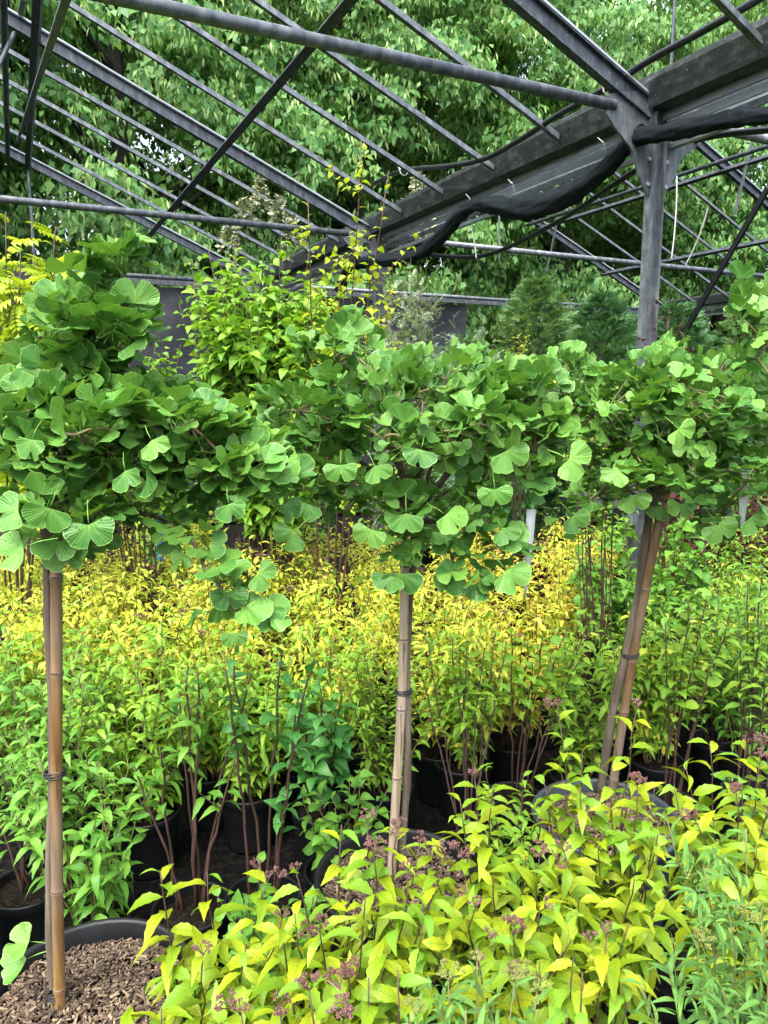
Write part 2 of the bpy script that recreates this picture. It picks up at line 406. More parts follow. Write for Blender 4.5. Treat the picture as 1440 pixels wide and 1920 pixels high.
def fan(A=1.2, cup=0.3, wav=0.10, notch=0.25, pet=0.7, na=18, nr=3, seed=0, curl=0.0, bend=0.3):
    r_ = random.Random(seed); ph = r_.uniform(0, 6); ph2 = r_.uniform(0, 6)
    V, F, UV = [(0, pet, 0)], [], [(0.5, 0.0)]
    for j in range(1, nr + 1):
        v = j / nr if j < nr else 1.0
        for i in range(na + 1):
            s = i / na; th = (s - 0.5) * 2 * A
            q = abs(th) / A                                   # two rounded lobes either side of the cleft
            ro = 0.80 + 0.20 * math.cos((q - 0.5) * 2.6) - notch * math.exp(-(th / 0.13) ** 2) - 0.16 * max(0, q - 0.86) / 0.14
            ro += 0.030 * math.sin(8 * th + ph) + 0.022 * math.sin(15 * th + ph2)
            r = ro * v
            x, y = r * math.sin(th), r * math.cos(th)
            z = cup * x * x + wav * v * v * math.sin(5 * th + ph) + wav * 0.5 * v ** 3 * math.sin(11 * th + ph2) - curl * y * abs(y)
            V.append((x, pet + y, z)); UV.append((s, v))
    n1 = na + 1
    for i in range(na): F.append((0, 1 + i + 1, 1 + i)[::-1])
    for j in range(nr - 1):
        for i in range(na):
            a = 1 + j * n1 + i
            F.append((a, a + 1, a + n1 + 1, a + n1)[::-1])
    F = [f[::-1] for f in F]
    # petiole: a thin three-sided stalk that shares the blade's base
    b = len(V); w = 0.022
    for t in (0.0, 0.5):
        zz = -bend * pet * (1 - t) * (1 - t)
        V += [(-w, pet * t, zz), (w, pet * t, zz), (0, pet * t, zz - w * 1.5)]; UV += [(0.5, 0.02)] * 3
    for k in range(3):
        F.append((b + k, b + (k + 1) % 3, b + 3 + (k + 1) % 3, b + 3 + k))
        F.append((b + 3 + k, b + 3 + (k + 1) % 3, 0))
    # pivot at the petiole foot
    z0 = -bend * pet
    V = [(x, y, z - z0) for x, y, z in V]
    return V, F, UV

def pinnate(n=6, lw=0.42, ll=0.26, seed=0):
    V, F, UV = [], [], []
    lv, lf, luv = lance(lw, 4, 0.15, 0.2, 0, 0.8, 0, 0.03)
    def put(pos, ang, sc, tilt):
        b = len(V); ca, sa = math.cos(ang), math.sin(ang)
        for x, y, z in lv:
            x, y, z = x * sc, y * sc, z * sc
            z += y * tilt
            V.append((pos[0] + x * ca + y * sa, pos[1] - x * sa + y * ca, pos[2] + z))
        UV.extend(luv); F.extend([tuple(i + b for i in f) for f in lf])
    for k in range(n):
        t = 0.2 + 0.75 * k / n
        for s in (-1, 1): put((0, t, -0.25 * t * t), s * 1.25, ll * (0.8 + 0.4 * math.sin(t * 3)), -0.25)
    put((0, 0.95, -0.24), 0, ll, -0.4)
    b = len(V)
    for t in (0, 0.5, 1): V += [(-0.008, t * 0.95, -0.25 * t * t), (0.008, t * 0.95, -0.25 * t * t)]; UV += [(0.5, t)] * 2
    F += [(b, b + 1, b + 3, b + 2), (b + 2, b + 3, b + 5, b + 4)]
    return V, F, UV

def frond(n=9, w=0.10, seed=0, spread=0.5):
    """flat conifer spray or feathery shoot: axis and alternate narrow strips"""
    r_ = random.Random(seed); V, F, UV = [], [], []
    def strip(p, d, l, ww, dz):
        b = len(V); nx, ny = -d[1] * ww, d[0] * ww
        V.extend([(p[0] - nx * 0.6, p[1] - ny * 0.6, p[2]), (p[0] + nx * 0.6, p[1] + ny * 0.6, p[2]),
                  (p[0] + d[0] * l * 0.55 + nx, p[1] + d[1] * l * 0.55 + ny, p[2] + dz * 0.5),
                  (p[0] + d[0] * l, p[1] + d[1] * l, p[2] + dz),
                  (p[0] + d[0] * l * 0.55 - nx, p[1] + d[1] * l * 0.55 - ny, p[2] + dz * 0.5)])
        UV.extend([(0.5, 0.5)] * 5); F.append((b, b + 1, b + 2, b + 3, b + 4))
    for k in range(n):
        t = 0.08 + 0.85 * k / n
        l = spread * (1 - 0.65 * t) * r_.uniform(0.8, 1.2)
        for s in (-1, 1):
            a = s * r_.uniform(0.6, 0.95)
            strip((0, t, -0.25 * t * t), (math.sin(a), math.cos(a)), l, w * 0.5, r_.uniform(-0.12, 0.08))
    strip((0, 0, 0), (0, 1), 1.0, w * 0.35, -0.25)
    return V, F, UV

def rhomb(W=0.6, fold=0.2, arch=0.25):
    V = [(0, 0, 0), (-W / 2, 0.42, fold * W / 2 - arch * 0.3), (0, 1, -arch), (W / 2, 0.42, fold * W / 2 - arch * 0.3)]
    return V, [(0, 2, 1), (0, 3, 2)], [(0.5, 0), (0, 0.4), (0.5, 1), (1, 0.4)]

def hexleaf(W=0.6, fold=0.2, arch=0.25):
    V = [(0, 0, 0), (-W / 2, 0.35, fold * W / 2 - arch * 0.1), (-W * 0.36, 0.7, fold * W * 0.3 - arch * 0.5), (0, 1, -arch), (W * 0.36, 0.7, fold * W * 0.3 - arch * 0.5), (W / 2, 0.35, fold * W / 2 - arch * 0.1), (0, 0.5, -arch * 0.25)]
    F = [(0, 6, 1), (1, 6, 3, 2), (6, 5, 4, 3), (0, 5, 6)]
    F = [f[::-1] for f in F]
    return V, F, [(0.5, 0), (0, 0.35), (0.1, 0.7), (0.5, 1), (0.9, 0.7), (1, 0.35), (0.5, 0.5)]

TPL = {
    'gold': [lance(0.345, 10, 0.30, a, 0.09, 0.80, tw, 0.05) for a, tw in ((0.18, 0.15), (0.38, -0.2), (0.55, 0.25), (0.28, 0.0))],
    'spirea': [lance(0.34, 7, 0.30, a, 0.07, 0.82, tw, 0.05) for a, tw in ((0.15, 0.2), (0.35, -0.25), (0.55, 0.3))],
    'broad': [lance(0.58, 8, 0.25, a, 0.05, 0.72, tw, 0.08) for a, tw in ((0.2, 0.15), (0.4, -0.2), (0.3, 0.0))],
    'narrow': [lance(0.20, 6, 0.30, a, 0.0, 0.85, tw, 0.03) for a, tw in ((0.1, 0.3), (0.3, -0.3), (0.5, 0.4))],
    'small': [lance(0.62, 5, 0.22, a, 0.0, 0.72, 0.0, 0.06) for a in (0.15, 0.4)],
    'willow': [lance(0.13, 4, 0.2, a, 0.0, 0.9, 0.0, 0.0) for a in (0.1, 0.35)],
    'pinnate': [pinnate(6, 0.46, 0.26), pinnate(5, 0.5, 0.28)],
    'frond': [frond(10, 0.06, s, 0.42) for s in range(3)],
    'feather': [frond(8, 0.05, s + 9, 0.32) for s in range(3)],
    'ginkgo': [fan(1.30, 0.22, 0.06, 0.20, 0.95, seed=1), fan(1.62, 0.10, 0.07, 0.34, 0.95, seed=2, curl=0.12), fan(1.10, 0.55, 0.08, 0.10, 0.9, seed=3),
               fan(1.90, 0.06, 0.06, 0.40, 1.0, seed=4, curl=0.16), fan(1.0, 0.85, 0.08, 0.08, 0.85, seed=5), fan(1.50, 0.20, 0.08, 0.26, 1.05, seed=6, curl=0.05), fan(1.75, 0.12, 0.09, 0.48, 0.9, seed=7, curl=0.20)],
    'ginkgo_lo': [fan(1.30, 0.22, 0.06, 0.20, 0.95, 10, 2, seed=1), fan(1.62, 0.10, 0.07, 0.34, 0.95, 10, 2, seed=2, curl=0.12), fan(1.10, 0.55, 0.08, 0.10, 0.9, 10, 2, seed=3)],
    'spirea_lo': [lance(0.34, 4, 0.30, a, 0.0, 0.82, tw, 0.05) for a, tw in ((0.15, 0.2), (0.35, -0.25), (0.55, 0.3))],
    'tree': [rhomb(0.78, 0.25, 0.3), rhomb(0.5, 0.35, 0.45), rhomb(0.66, -0.2, 0.2), rhomb(0.9, 0.15, 0.5)],
    'bract': [rhomb(0.26, 0.2, 0.15)],
}
_leaf_mesh = {}
def leaf_meshes(key, matname):
    k = (key, matname)
    if k not in _leaf_mesh:
        out = []
        for V, F, UV in TPL[key]:
            mb = MB(); mb.add(V, F, UV)
            me = mb.mesh('leaf_' + key, smooth=True); me.materials.append(M[matname]); out.append(me)
        _leaf_mesh[k] = out
    return _leaf_mesh[k]

def frames(pos, d, up, scale, jitter=0.0):
    """n 4x4 matrices: local Y -> d, local Z -> the side of `up`"""
    pos = np.asarray(pos, float); n = len(pos)
    d = norm(d); x = norm(np.cross(d, up)); z = np.cross(x, d)
    m = np.zeros((n, 4, 4)); s = np.broadcast_to(np.asarray(scale, float), (n,))
    m[:, :3, 0] = x * s[:, None]; m[:, :3, 1] = d * s[:, None]; m[:, :3, 2] = z * s[:, None]
    m[:, :3, 3] = pos; m[:, 3, 3] = 1
    return m

def joined(name, key, matname, mats, parent, idx=None, smooth=True, material=None):
    """many leaves as one mesh object (kind = stuff)"""
    tpls = TPL[key]; n = len(mats)
    if n == 0: return None
    if idx is None: idx = rng.integers(0, len(tpls), n)
    Vs, LV, LT, UVs = [], [], [], []; base = 0
    for k, (V, F, UV) in enumerate(tpls):
        mk = mats[idx == k]
        if len(mk) == 0: continue
        V = np.asarray(V, float); vh = np.c_[V, np.ones(len(V))]
        P = np.einsum('nij,vj->nvi', mk, vh)[:, :, :3]
        fl = np.concatenate([np.asarray(f) for f in F]); ft = np.array([len(f) for f in F])
        offs = base + np.arange(len(mk)) * len(V)
        LV.append((fl[None, :] + offs[:, None]).ravel()); LT.append(np.tile(ft, len(mk)))
        UVs.append(np.tile(np.asarray(UV, np.float32)[fl], (len(mk), 1)))
        Vs.append(P.reshape(-1, 3)); base += len(mk) * len(V)
    Vs, LV, LT, UVs = np.concatenate(Vs), np.concatenate(LV), np.concatenate(LT), np.concatenate(UVs)
    me = bpy.data.meshes.new(name)
    me.vertices.add(len(Vs)); me.vertices.foreach_set('co', Vs.astype(np.float32).ravel())
    me.loops.add(len(LV)); me.loops.foreach_set('vertex_index', LV.astype(np.int32))
    me.polygons.add(len(LT)); ls = np.concatenate([[0], np.cumsum(LT)[:-1]])
    me.polygons.foreach_set('loop_start', ls.astype(np.int32)); me.polygons.foreach_set('loop_total', LT.astype(np.int32))
    me.polygons.foreach_set('use_smooth', np.full(len(LT), smooth))
    uvl = me.uv_layers.new(name='UVMap'); uvl.data.foreach_set('uv', UVs.astype(np.float32).ravel())
    me.update(calc_edges=True)
    o = link(name, me, parent, material or M[matname]); o['kind'] = 'stuff'
    return o

def place_leaves(parent, key, matname, mats, cap=300, name='leaf', rest='foliage'):
    """the `cap` leaves nearest the camera side as single parts, the rest joined"""
    mats = np.asarray(mats)
    if len(mats) == 0: return
    loc = np.array(parent.location)
    dist = np.linalg.norm(mats[:, :3, 3] + loc - np.array([0, 0, CAM_H]), axis=1) / np.linalg.norm(mats[:, :3, 1], axis=1) ** 0.5
    order = np.argsort(dist)
    me = leaf_meshes(key, matname)
    for i in order[:cap]:
        o = bpy.data.objects.new(name, me[int(rng.integers(0, len(me)))])
        C.objects.link(o); o.parent = parent
        o.matrix_basis = Matrix(mats[i].tolist())
    if len(mats) > cap:
        joined(rest, key + '_lo' if key + '_lo' in TPL else key, matname, mats[order[cap:]], parent)

def bezier(p0, p1, p2, n):
    t = np.linspace(0, 1, n)[:, None]
    return (1 - t) ** 2 * p0 + 2 * t * (1 - t) * p1 + t * t * p2
def catmull(pts, n=6):
    P = np.asarray(pts, float); P = np.vstack([2 * P[0] - P[1], P, 2 * P[-1] - P[-2]]); out = []
    for i in range(1, len(P) - 2):
        for t in np.linspace(0, 1, n, endpoint=False):
            a, b, c, d = P[i - 1], P[i], P[i + 1], P[i + 2]
            out.append(0.5 * ((2 * b) + (-a + c) * t + (2 * a - 5 * b + 4 * c - d) * t * t + (-a + 3 * b - 3 * c + d) * t ** 3))
    out.append(P[-2]); return np.array(out)

# ------------------------------------------------------------------ ground
g = MB()
N = 40
xs = np.sign(np.linspace(-1, 1, N)) * np.abs(np.linspace(-1, 1, N)) ** 3 * 300
for y in xs:
    for x in xs: g.v.append((x, y + 3, 0.0)); g.uv.append((x, y))
g.f = [(j * N + i, j * N + i + 1, (j + 1) * N + i + 1, (j + 1) * N + i) for j in range(N - 1) for i in range(N - 1)]
tag(g.build('ground', M['ground']), kind='structure')

# ------------------------------------------------------------------ greenhouse frame (s along the rows, c across to the left, h up)
AZ = 0.455
GS = np.array([-math.sin(AZ), math.cos(AZ)]); GC = np.array([-math.cos(AZ), -math.sin(AZ)])
P1 = np.array([1.269, 3.693])
def W(s, c, h):
    xy = P1 + GS * s + GC * c
    return np.array([xy[0], xy[1], h])
def on_c(px, py, c):
    """where the sight line through a pixel meets the upright plane at distance c from the post row"""
    d = ray(px, py); nrm = GC
    t = (c + np.dot(P1, nrm)) / np.dot(d[:2], nrm)
    return np.array([0, 0, CAM_H]) + d * t
def on_s(px, py, s):
    d = ray(px, py); t = (s + np.dot(P1, GS)) / np.dot(d[:2], GS)
    return np.array([0, 0, CAM_H]) + d * t
HT, SLOPE, HALF = 2.871, 0.427, 3.2
HG = HT - 0.015
def roof(c):                                # height of the rafter line at distance c from a gutter row (c mod 6.4)
    k = abs(((c + HALF) % (2 * HALF)) - HALF)
    return HG + SLOPE * k

gh = empty('greenhouse_frame', W(0, 0, 0), 'weathered grey steel greenhouse frame without glass, standing over the plant rows', 'greenhouse frame')
S0, S1 = -3.0, 6.0
TR = (0.0, 3.0, 6.0)
for c in (0.0, -6.4, 6.4):
    for s in (-3.0, 0.0, 3.0, 6.0):
        if c == 6.4 and s < 3: continue
        p = MB().ibeam(W(s, c, 0.012), W(s, c, HG + 0.02), 0.054, 0.072, 0.008, up=(*GC, 0)).build('post', M['galv'], gh)
        MB().box(W(s, c, 0), W(s, c, 0.012), 0.24, 0.24, up=(*GC, 0)).build('base_plate', M['galv'], p, origin=gh.location)
def plate(s, c0, side):
    """gusset plate with a round hole, in the truss plane"""
    out = [(0.039, -0.36), (0.039, 0.06), (0.15, 0.08), (0.30, 0.045), (0.315, -0.055), (0.155, -0.17), (0.070, -0.36)]
    hc = np.array([0.105, -0.09]); hr = 0.036; n = 28
    poly = np.array(out + out[:1]); V = []; F = []
    ring = []
    for k in range(n):
        a = 2 * math.pi * k / n; d = np.array([math.cos(a), math.sin(a)]); best = None
        for q in range(len(out)):
            e0, e1 = poly[q], poly[q + 1]; A = np.array([d, e0 - e1]).T
            if abs(np.linalg.det(A)) < 1e-9: continue
            t, u = np.linalg.solve(A, e0 - hc)
            if t > 0 and -1e-6 <= u <= 1 + 1e-6 and (best is None or t < best): best = t
        ring.append((hc + d * (best or 0.05), hc + d * hr))
    for off in (-0.006, 0.006):
        for o_, i_ in ring:
            V.append(W(s + off, c0 + side * o_[0], HT + o_[1])); V.append(W(s + off, c0 + side * i_[0], HT + i_[1]))
    m2 = 2 * n
    for k in range(n):
        a, b = 2 * k, 2 * ((k + 1) % n)
        F += [(a, b, b + 1, a + 1), (m2 + a, m2 + a + 1, m2 + b + 1, m2 + b), (a, m2 + a, m2 + b, b), (a + 1, b + 1, m2 + b + 1, m2 + a + 1)]
    return MB().add(V, F)
for s in TR:
    for c in (0.0, -6.4, 6.4):
        for sd in (-1, 1):
            if (c == 6.4 and (sd == 1 or s < 3)) or (c == -6.4 and sd == -1): continue
            gp = plate(s, c, sd).build('gusset_plate', M['galv'], gh)
            for bc, bh in ((0.055, 0.02), (0.27, 0.0), (0.055, -0.20), (0.056, -0.31)):
                q0 = W(s - 0.016, c + sd * bc, HT + bh); q1 = W(s - 0.006, c + sd * bc, HT + bh)
                MB().tube([q0, q1], 0.010, 6).build('bolt', M['alu'], gp, origin=gh.location)
    for a, b in ((0.27, 6.13), (-0.27, -6.13)):
        MB().tube([W(s, a, HT), W(s, (a + b) / 2, HT - 0.004), W(s, b, HT)], 0.0245, 12).build('tie_tube', M['galv'], gh, smooth=True)
SLOPES = ((0.0, 3.2), (6.4, 3.2), (0.0, -3.2), (-6.4, -3.2))
def rafter_pts(s, a, b, ea=0.05, eb=0.03, dz=0.0):
    sg = 1 if b > a else -1
    ca, cb = a + sg * ea, b - sg * eb
    return W(s, ca, HG + SLOPE * abs(ca - a) + dz), W(s, cb, HG + SLOPE * abs(cb - a) + dz)
for a, b in SLOPES:
    upv = norm(np.array([*(GC * (-SLOPE if b > a else SLOPE)), 1.0]))
    for s in TR:
        p, q = rafter_pts(s, a, b)
        MB().ibeam(p, q, 0.046, 0.082, 0.006, up=upv).build('rafter', M['galv_dark'], gh)
        MB().prism(p + upv * 0.0425, q + upv * 0.0425, [(-0.026, 0), (0.026, 0), (0.026, 0.010), (-0.026, 0.010)], upv).build('rafter_cap', M['alu'], gh)
    for k in range(-4, 10):
        s = k * 0.6
        if abs(s / 3 - round(s / 3)) < 0.01: continue
        p, q = rafter_pts(s, a, b, 0.10, 0.03, 0.03)
        MB().prism(p, q, [(-0.014, -0.010), (0.014, -0.010), (0.014, 0.0), (0.006, 0.004), (0.006, 0.022), (-0.006, 0.022), (-0.006, 0.004), (-0.014, 0.0)], upv).build('glazing_bar', M['galv'], gh)
    sg = 1 if b > a else -1
    ex = 0.05
    for c, w, dz, kind in ((a + sg * 1.3, 0.048, -0.073, 'box'), (a + sg * 2.48, 0.046, -0.050, 'box'), (a + sg * 2.66, 0.022, -0.10, 'tube')):
        h = HG + SLOPE * abs(c - a) + dz
        if kind == 'box':
            MB().prism(W(S0, c, h), W(S1 + ex, c, h), [(-w / 2, -0.03), (w / 2, -0.03), (w / 2, 0.03), (w / 2 - 0.02, 0.03), (w / 2 - 0.02, -0.015), (-w / 2, -0.015)], upv).build('purlin', M['alu' if (a, b) == (0.0, -3.2) else 'galv_dark'], gh)
        else:
            MB().tube([W(S0, c, h), W(S1 + ex, c, h)], w, 10).build('purlin_tube', M['galv' if (a, b) == (0.0, -3.2) else 'galv_dark'], gh, smooth=True)
for c in (3.2, -3.2):
    MB().box(W(S0, c, HG + SLOPE * 3.2 + 0.02), W(S1 + 0.05, c, HG + SLOPE * 3.2 + 0.02), 0.05, 0.09).build('ridge_beam', M['galv_dark'], gh)
for c in (0.0, -6.4, 6.4):
    GU = [(-0.11, 0.155), (-0.11, 0.13), (-0.07, 0.03), (0.07, 0.03), (0.11, 0.13), (0.11, 0.155), (0.10, 0.155), (0.10, 0.133), (0.065, 0.042), (-0.065, 0.042), (-0.10, 0.133), (-0.10, 0.155)]
    MB().prism(W(S0, c, HG), W(S1 + 0.06, c, HG), GU).build('gutter', M['gutter'], gh)
    for off, dh, w, h_, m_ in ((-0.03, 0.010, 0.014, 0.036, 'alu'), (-0.055, -0.030, 0.012, 0.034, 'alu'), (-0.075, -0.070, 0.012, 0.030, 'galv'), (-0.095, -0.108, 0.03, 0.022, 'alu')):
        MB().box(W(S0, c + off, HG + dh), W(S1 + 0.05, c + off, HG + dh), w, h_).build('gutter_rail', M[m_], gh)
# struts, braces and hanging strips
MB().tube([W(6, 2.48, roof(2.48) - 0.05), W(6, 2.48, HT)], 0.014, 8).build('strut', M['galv'], gh)
MB().tube([W(3, 2.60, roof(2.6) - 0.06), W(3, 3.1, HT)], 0.013, 8).build('strut', M['galv'], gh)
MB().box(on_c(44, 0, 2.56), on_c(0, 165, 2.56), 0.03, 0.008).build('brace', M['galv'], gh)
MB().box(on_c(24, 290, 2.56), on_c(-4, 372, 2.56), 0.025, 0.008).build('brace', M['galv'], gh)
for (a, b, c) in (((1049, 394), (1025, 509), -3.9), ((1411, 262), (1378, 402), -3.9)):
    MB().box(on_c(*a, c), on_c(*b, c), 0.035, 0.008, up=(*GC, 0)).build('hanging_strip', M['galv'], gh)
MB().tube([on_c(936, 395, -1.2), on_c(936, 487, -1.2)], 0.009, 6).build('hanging_rod', M['galv'], gh)
MB().box(on_c(1440, 352, -1.6), on_c(1288, 615, -1.6), 0.035, 0.02, up=(*GC, 0)).build('diagonal_brace', M['black_plastic'], gh)
MB().tube([W(0, -0.06, HG + 0.2), W(0, -0.06, HG + 1.1)], 0.008, 6).build('upright_rod', M['galv_dark'], gh)

# hoses, wires and the rolled net hanging along the gutter
def hose(name, label, cat, px, c, r, mat, n=8):
    pts = catmull([on_c(x, y, c) for x, y in px], 6)
    return tag(MB().tube(pts, r, n).build(name, M[mat], None, True, origin=pts[0]), label, cat)
def ties(parent, px, c, r):
    for (x, y) in px:
        p = on_c(x, y, c)
        ring = [p + r * (math.cos(t) * np.array([*GC, 0]) + math.sin(t) * np.array([0, 0, 1.0])) for t in np.linspace(0, 2 * math.pi, 10)]
        MB().tube(ring + [ring[-1] + np.array([-0.02, 0, 0.05])], 0.004, 5).build('cable_tie', M['white_tag'], parent)
h1 = hose('irrigation_hose', 'black irrigation hose tied along the front of the gutter, looping up to the right', 'hose',
     [(690, 350), (720, 335), (760, 319), (845, 311), (910, 297), (970, 265), (1040, 220), (1100, 186), (1145, 160), (1220, 112), (1320, 57), (1440, -12), (1560, -90)], 0.20, 0.016, 'black_plastic')
ties(h1, [(757, 320), (1140, 165)], 0.20, 0.032)
hose('irrigation_hose', 'thin black hose sagging below the rolled net, behind the post', 'hose',
     [(790, 474), (810, 478), (885, 482), (945, 467), (1020, 430), (1080, 395), (1145, 350), (1205, 312), (1280, 272), (1345, 254), (1440, 244), (1540, 240)], -0.24, 0.015, 'black_plastic')
roll_px = [(1560, 212), (1440, 217), (1370, 222), (1295, 240), (1245, 250), (1195, 258), (1165, 285), (1125, 325), (1070, 365), (1015, 386), (970, 391), (920, 384), (885, 386), (860, 405), (820, 450), (780, 478), (720, 489), (680, 491), (652, 508), (637, 545)]
pts = catmull([on_c(x, y, 0.125) for x, y in roll_px], 8)
rad = []
for i, p in enumerate(pts):
    u = i / (len(pts) - 1)
    r0 = np.interp(u, [0, 0.15, 0.27, 0.33, 0.45, 0.55, 0.62, 0.75, 1], [0.034, 0.036, 0.040, 0.036, 0.062, 0.060, 0.042, 0.046, 0.048])
    rad.append(0.95 * r0 * (1 + 0.04 * math.sin(i * 1.9) + 0.06 * math.sin(i * 0.5 + 1)))
rm = MB().tube(pts, rad, 26)
for i in range(len(pts)):                     # folds of the rolled cloth wind round the roll
    for k_ in range(26):
        th = 2 * math.pi * k_ / 26; vtx = np.array(rm.v[i * 26 + k_])
        f_ = 1 + 0.06 * math.sin(2 * th + i * 0.23) + 0.07 * math.sin(5 * th - i * 0.31) + 0.05 * math.sin(9 * th + i * 0.6) + 0.05 * math.sin(i * 1.3 + th)
        rm.v[i * 26 + k_] = tuple(pts[i] + (vtx - pts[i]) * f_)
roll = rm.build('rolled_shade_net', M['net'], None, True, origin=pts[0])
tag(roll, 'dark rolled shade net sagging along the gutter in front of the posts', 'shade net')
mnet, nt, b = mat_new('open_shade_net')
uvn = nd(nt, 'ShaderNodeUVMap', uv_map='UVMap'); sxx = nd(nt, 'ShaderNodeSeparateXYZ'); nt.links.new(uvn.outputs[0], sxx.inputs[0])
fu = math_n(nt, 'LESS_THAN', math_n(nt, 'FRACT', math_n(nt, 'MULTIPLY', sxx.outputs[0], 90.0)), 0.22)
fv = math_n(nt, 'LESS_THAN', math_n(nt, 'FRACT', math_n(nt, 'MULTIPLY', sxx.outputs[1], 26.0)), 0.26)
b.inputs['Base Color'].default_value = (0.012, 0.022, 0.028, 1); b.inputs['Roughness'].default_value = 0.8
nt.links.new(math_n(nt, 'MAXIMUM', fu, fv), b.inputs['Alpha'])
top_px = [(880, 378), (925, 362), (960, 352), (990, 334), (1030, 308), (1060, 299), (1110, 272), (1165, 262)]
bot_px = [(885, 386), (925, 388), (970, 391), (1015, 386), (1060, 369), (1100, 345), (1135, 316), (1168, 282)]
tp, bp_ = catmull([on_c(x, y, 0.03) for x, y in top_px], 5), catmull([on_c(x, y, 0.125) for x, y in bot_px], 5)
sh = MB(); nu, nv = len(tp), 7
for i in range(nu):
    for j in range(nv):
        v = j / (nv - 1); q = tp[i] * (1 - v) + bp_[i] * v + np.array([*GC, 0]) * 0.05 * math.sin(v * math.pi)
        sh.v.append(tuple(q)); sh.uv.append((i / (nu - 1), v))
sh.f = [(i * nv + j, i * nv + j + 1, (i + 1) * nv + j + 1, (i + 1) * nv + j) for i in range(nu - 1) for j in range(nv - 1)]
sh.build('open_net', mnet, roll, True, origin=pts[0])
for x, y in ((960, 345), (1130, 268), (880, 372)):
    p = on_c(x, y, 0.10)
    MB().tube([p + np.array([0.02, 0, -0.05]), p + np.array([0.0, -0.01, 0.0]), p + np.array([-0.02, 0.02, 0.03])], 0.0022, 5).build('cord_tie', M['white_tag'], roll, origin=pts[0])
for lab, a, b2, c in (('pale wire hanging straight down beside the steel post', (1269, 330), (1259, 484), -1.0), ('pale slanted wire reaching down to the tie tube right of post', (1327, 391), (1287, 494), -1.0),
                      ('pale twisted string hanging from the gutter between the two posts', (876, 400), (893, 484), -0.1)):
    p, q = on_c(*a, c), on_c(*b2, c)
    tag(MB().tube(bezier(p, (p + q) / 2 + np.array([0.02, 0, -0.01]), q, 6), 0.0045, 5).build('hanging_wire', M['wire'], None, origin=p), lab, 'wire')

# end wall: rail and black fabric
ew = empty('fabric_screen', W(6.1, 2.0, 0), 'black fabric screen hung below a steel rail at the far end of greenhouse', 'screen')
MB().box(W(6.12, 6.2, HT - 0.02), W(6.12, -6.3, HT - 0.02), 0.05, 0.09).build('rail', M['galv'], ew)
def fabric(c0, c1, z0, z1, seed):
    nn, mm = 60, 10; mb = MB(); ph = seed
    for k in range(2):
        for i in range(nn):
            for j in range(mm):
                c = c0 + (c1 - c0) * i / (nn - 1); z = z0 + (z1 - z0) * j / (mm - 1)
                w = 0.03 * math.sin(c * 5 + ph) + 0.02 * math.sin(c * 11 + z * 2 + ph) + 0.025 * math.sin(z * 7 + c * 0.8)
                mb.v.append(tuple(W(6.17 + w + k * 0.004, c, z))); mb.uv.append((c, z))
    for k in range(2):
        o = k * nn * mm
        for i in range(nn - 1):
            for j in range(mm - 1):
                q = (o + i * mm + j, o + (i + 1) * mm + j, o + (i + 1) * mm + j + 1, o + i * mm + j + 1)
                mb.f.append(q if k else q[::-1])
    return mb
cR = np.dot(on_s(872, 600, 6.17)[:2] - P1, GC)
fabric(6.1, cR, 0.05, HT - 0.08, 0.4).build('fabric_sheet', M['fabric'], ew, True)
for c in (5.2, 3.2, 1.6, -0.9, cR):
    MB().box(W(6.12, c, 0.0), W(6.12, c, HT - 0.065), 0.05, 0.05).build('screen_post', M['galv'], ew)
bpn = MB().box(np.array([*on_s(20, 600, 5.4)[:2], 0]), np.array([*on_s(20, 600, 5.4)[:2], on_s(20, 496, 5.4)[2]]), 0.55, 0.05, up=(*GS, 0)).build('black_panel', M['fabric'], None, origin=(*on_s(20, 600, 5.4)[:2], 0))
tag(bpn, 'upright black panel in front of the fabric screen at the left edge', 'panel')

# ------------------------------------------------------------------ lime trees behind
def crown_mats(seed, n_cl, rxy, z0, z1, per=(150, 220), sag=0.45):
    r = np.random.default_rng(seed)
    cen = []
    while len(cen) < n_cl:
        v = norm(r.normal(size=3)); rad_ = r.uniform(0.35, 1.0) ** 0.45
        zc = (v[2] * rad_ + 1) / 2
        wid = rxy * (0.72 + 0.28 * math.sin(min(1, zc * 1.25) * math.pi)) * (1 + 0.12 * math.sin(3 * math.atan2(v[1], v[0]) + seed))
        cen.append((v[0] * rad_ * wid, v[1] * rad_ * wid, z0 + (z1 - z0) * zc))
    L, B = [], []
    for c in cen:
        c = np.array(c); out = norm(np.array([c[0], c[1], 0.2])); size = r.uniform(0.6, 1.25)
        n = int(r.uniform(*per) * size * 1.5)
        # a clump is a handful of drooping shoots that leave its middle
        sh = r.normal(size=(9, 3)); sh[:, 2] = np.abs(sh[:, 2]) * 0.35 - 0.15; sh = norm(sh + out * 0.9) * size
        k = r.integers(0, 9, n); t = r.uniform(0.05, 1, n)[:, None] ** 0.75
        pos = c + sh[k] * t - np.array([0, 0, 1.0]) * sag * size * t ** 2 + r.normal(size=(n, 3)) * 0.085
        side = norm(np.cross(sh[k], [0, 0, 1.0])) * r.choice([-1, 1], n)[:, None]
        d = norm(sh[k]) * 0.45 + side * 0.55 + np.array([0, 0, -0.75]) + r.normal(size=(n, 3)) * 0.25
        up = out * 0.6 + np.array([0, 0, 0.7]) + r.normal(size=(n, 3)) * 0.35
        L.append(frames(pos, d, up, r.uniform(0.08, 0.135, n)))
        nb = int(n * r.uniform(0.25, 0.8))
        kb = r.integers(0, n, nb)
        B.append(frames(pos[kb] + r.normal(size=(nb, 3)) * 0.04, np.array([0, 0, -1.0]) + r.normal(size=(nb, 3)) * 0.3, out + r.normal(size=(nb, 3)) * 0.5, r.uniform(0.09, 0.15, nb)))
    return np.concatenate(L), np.concatenate(B), np.array(cen)
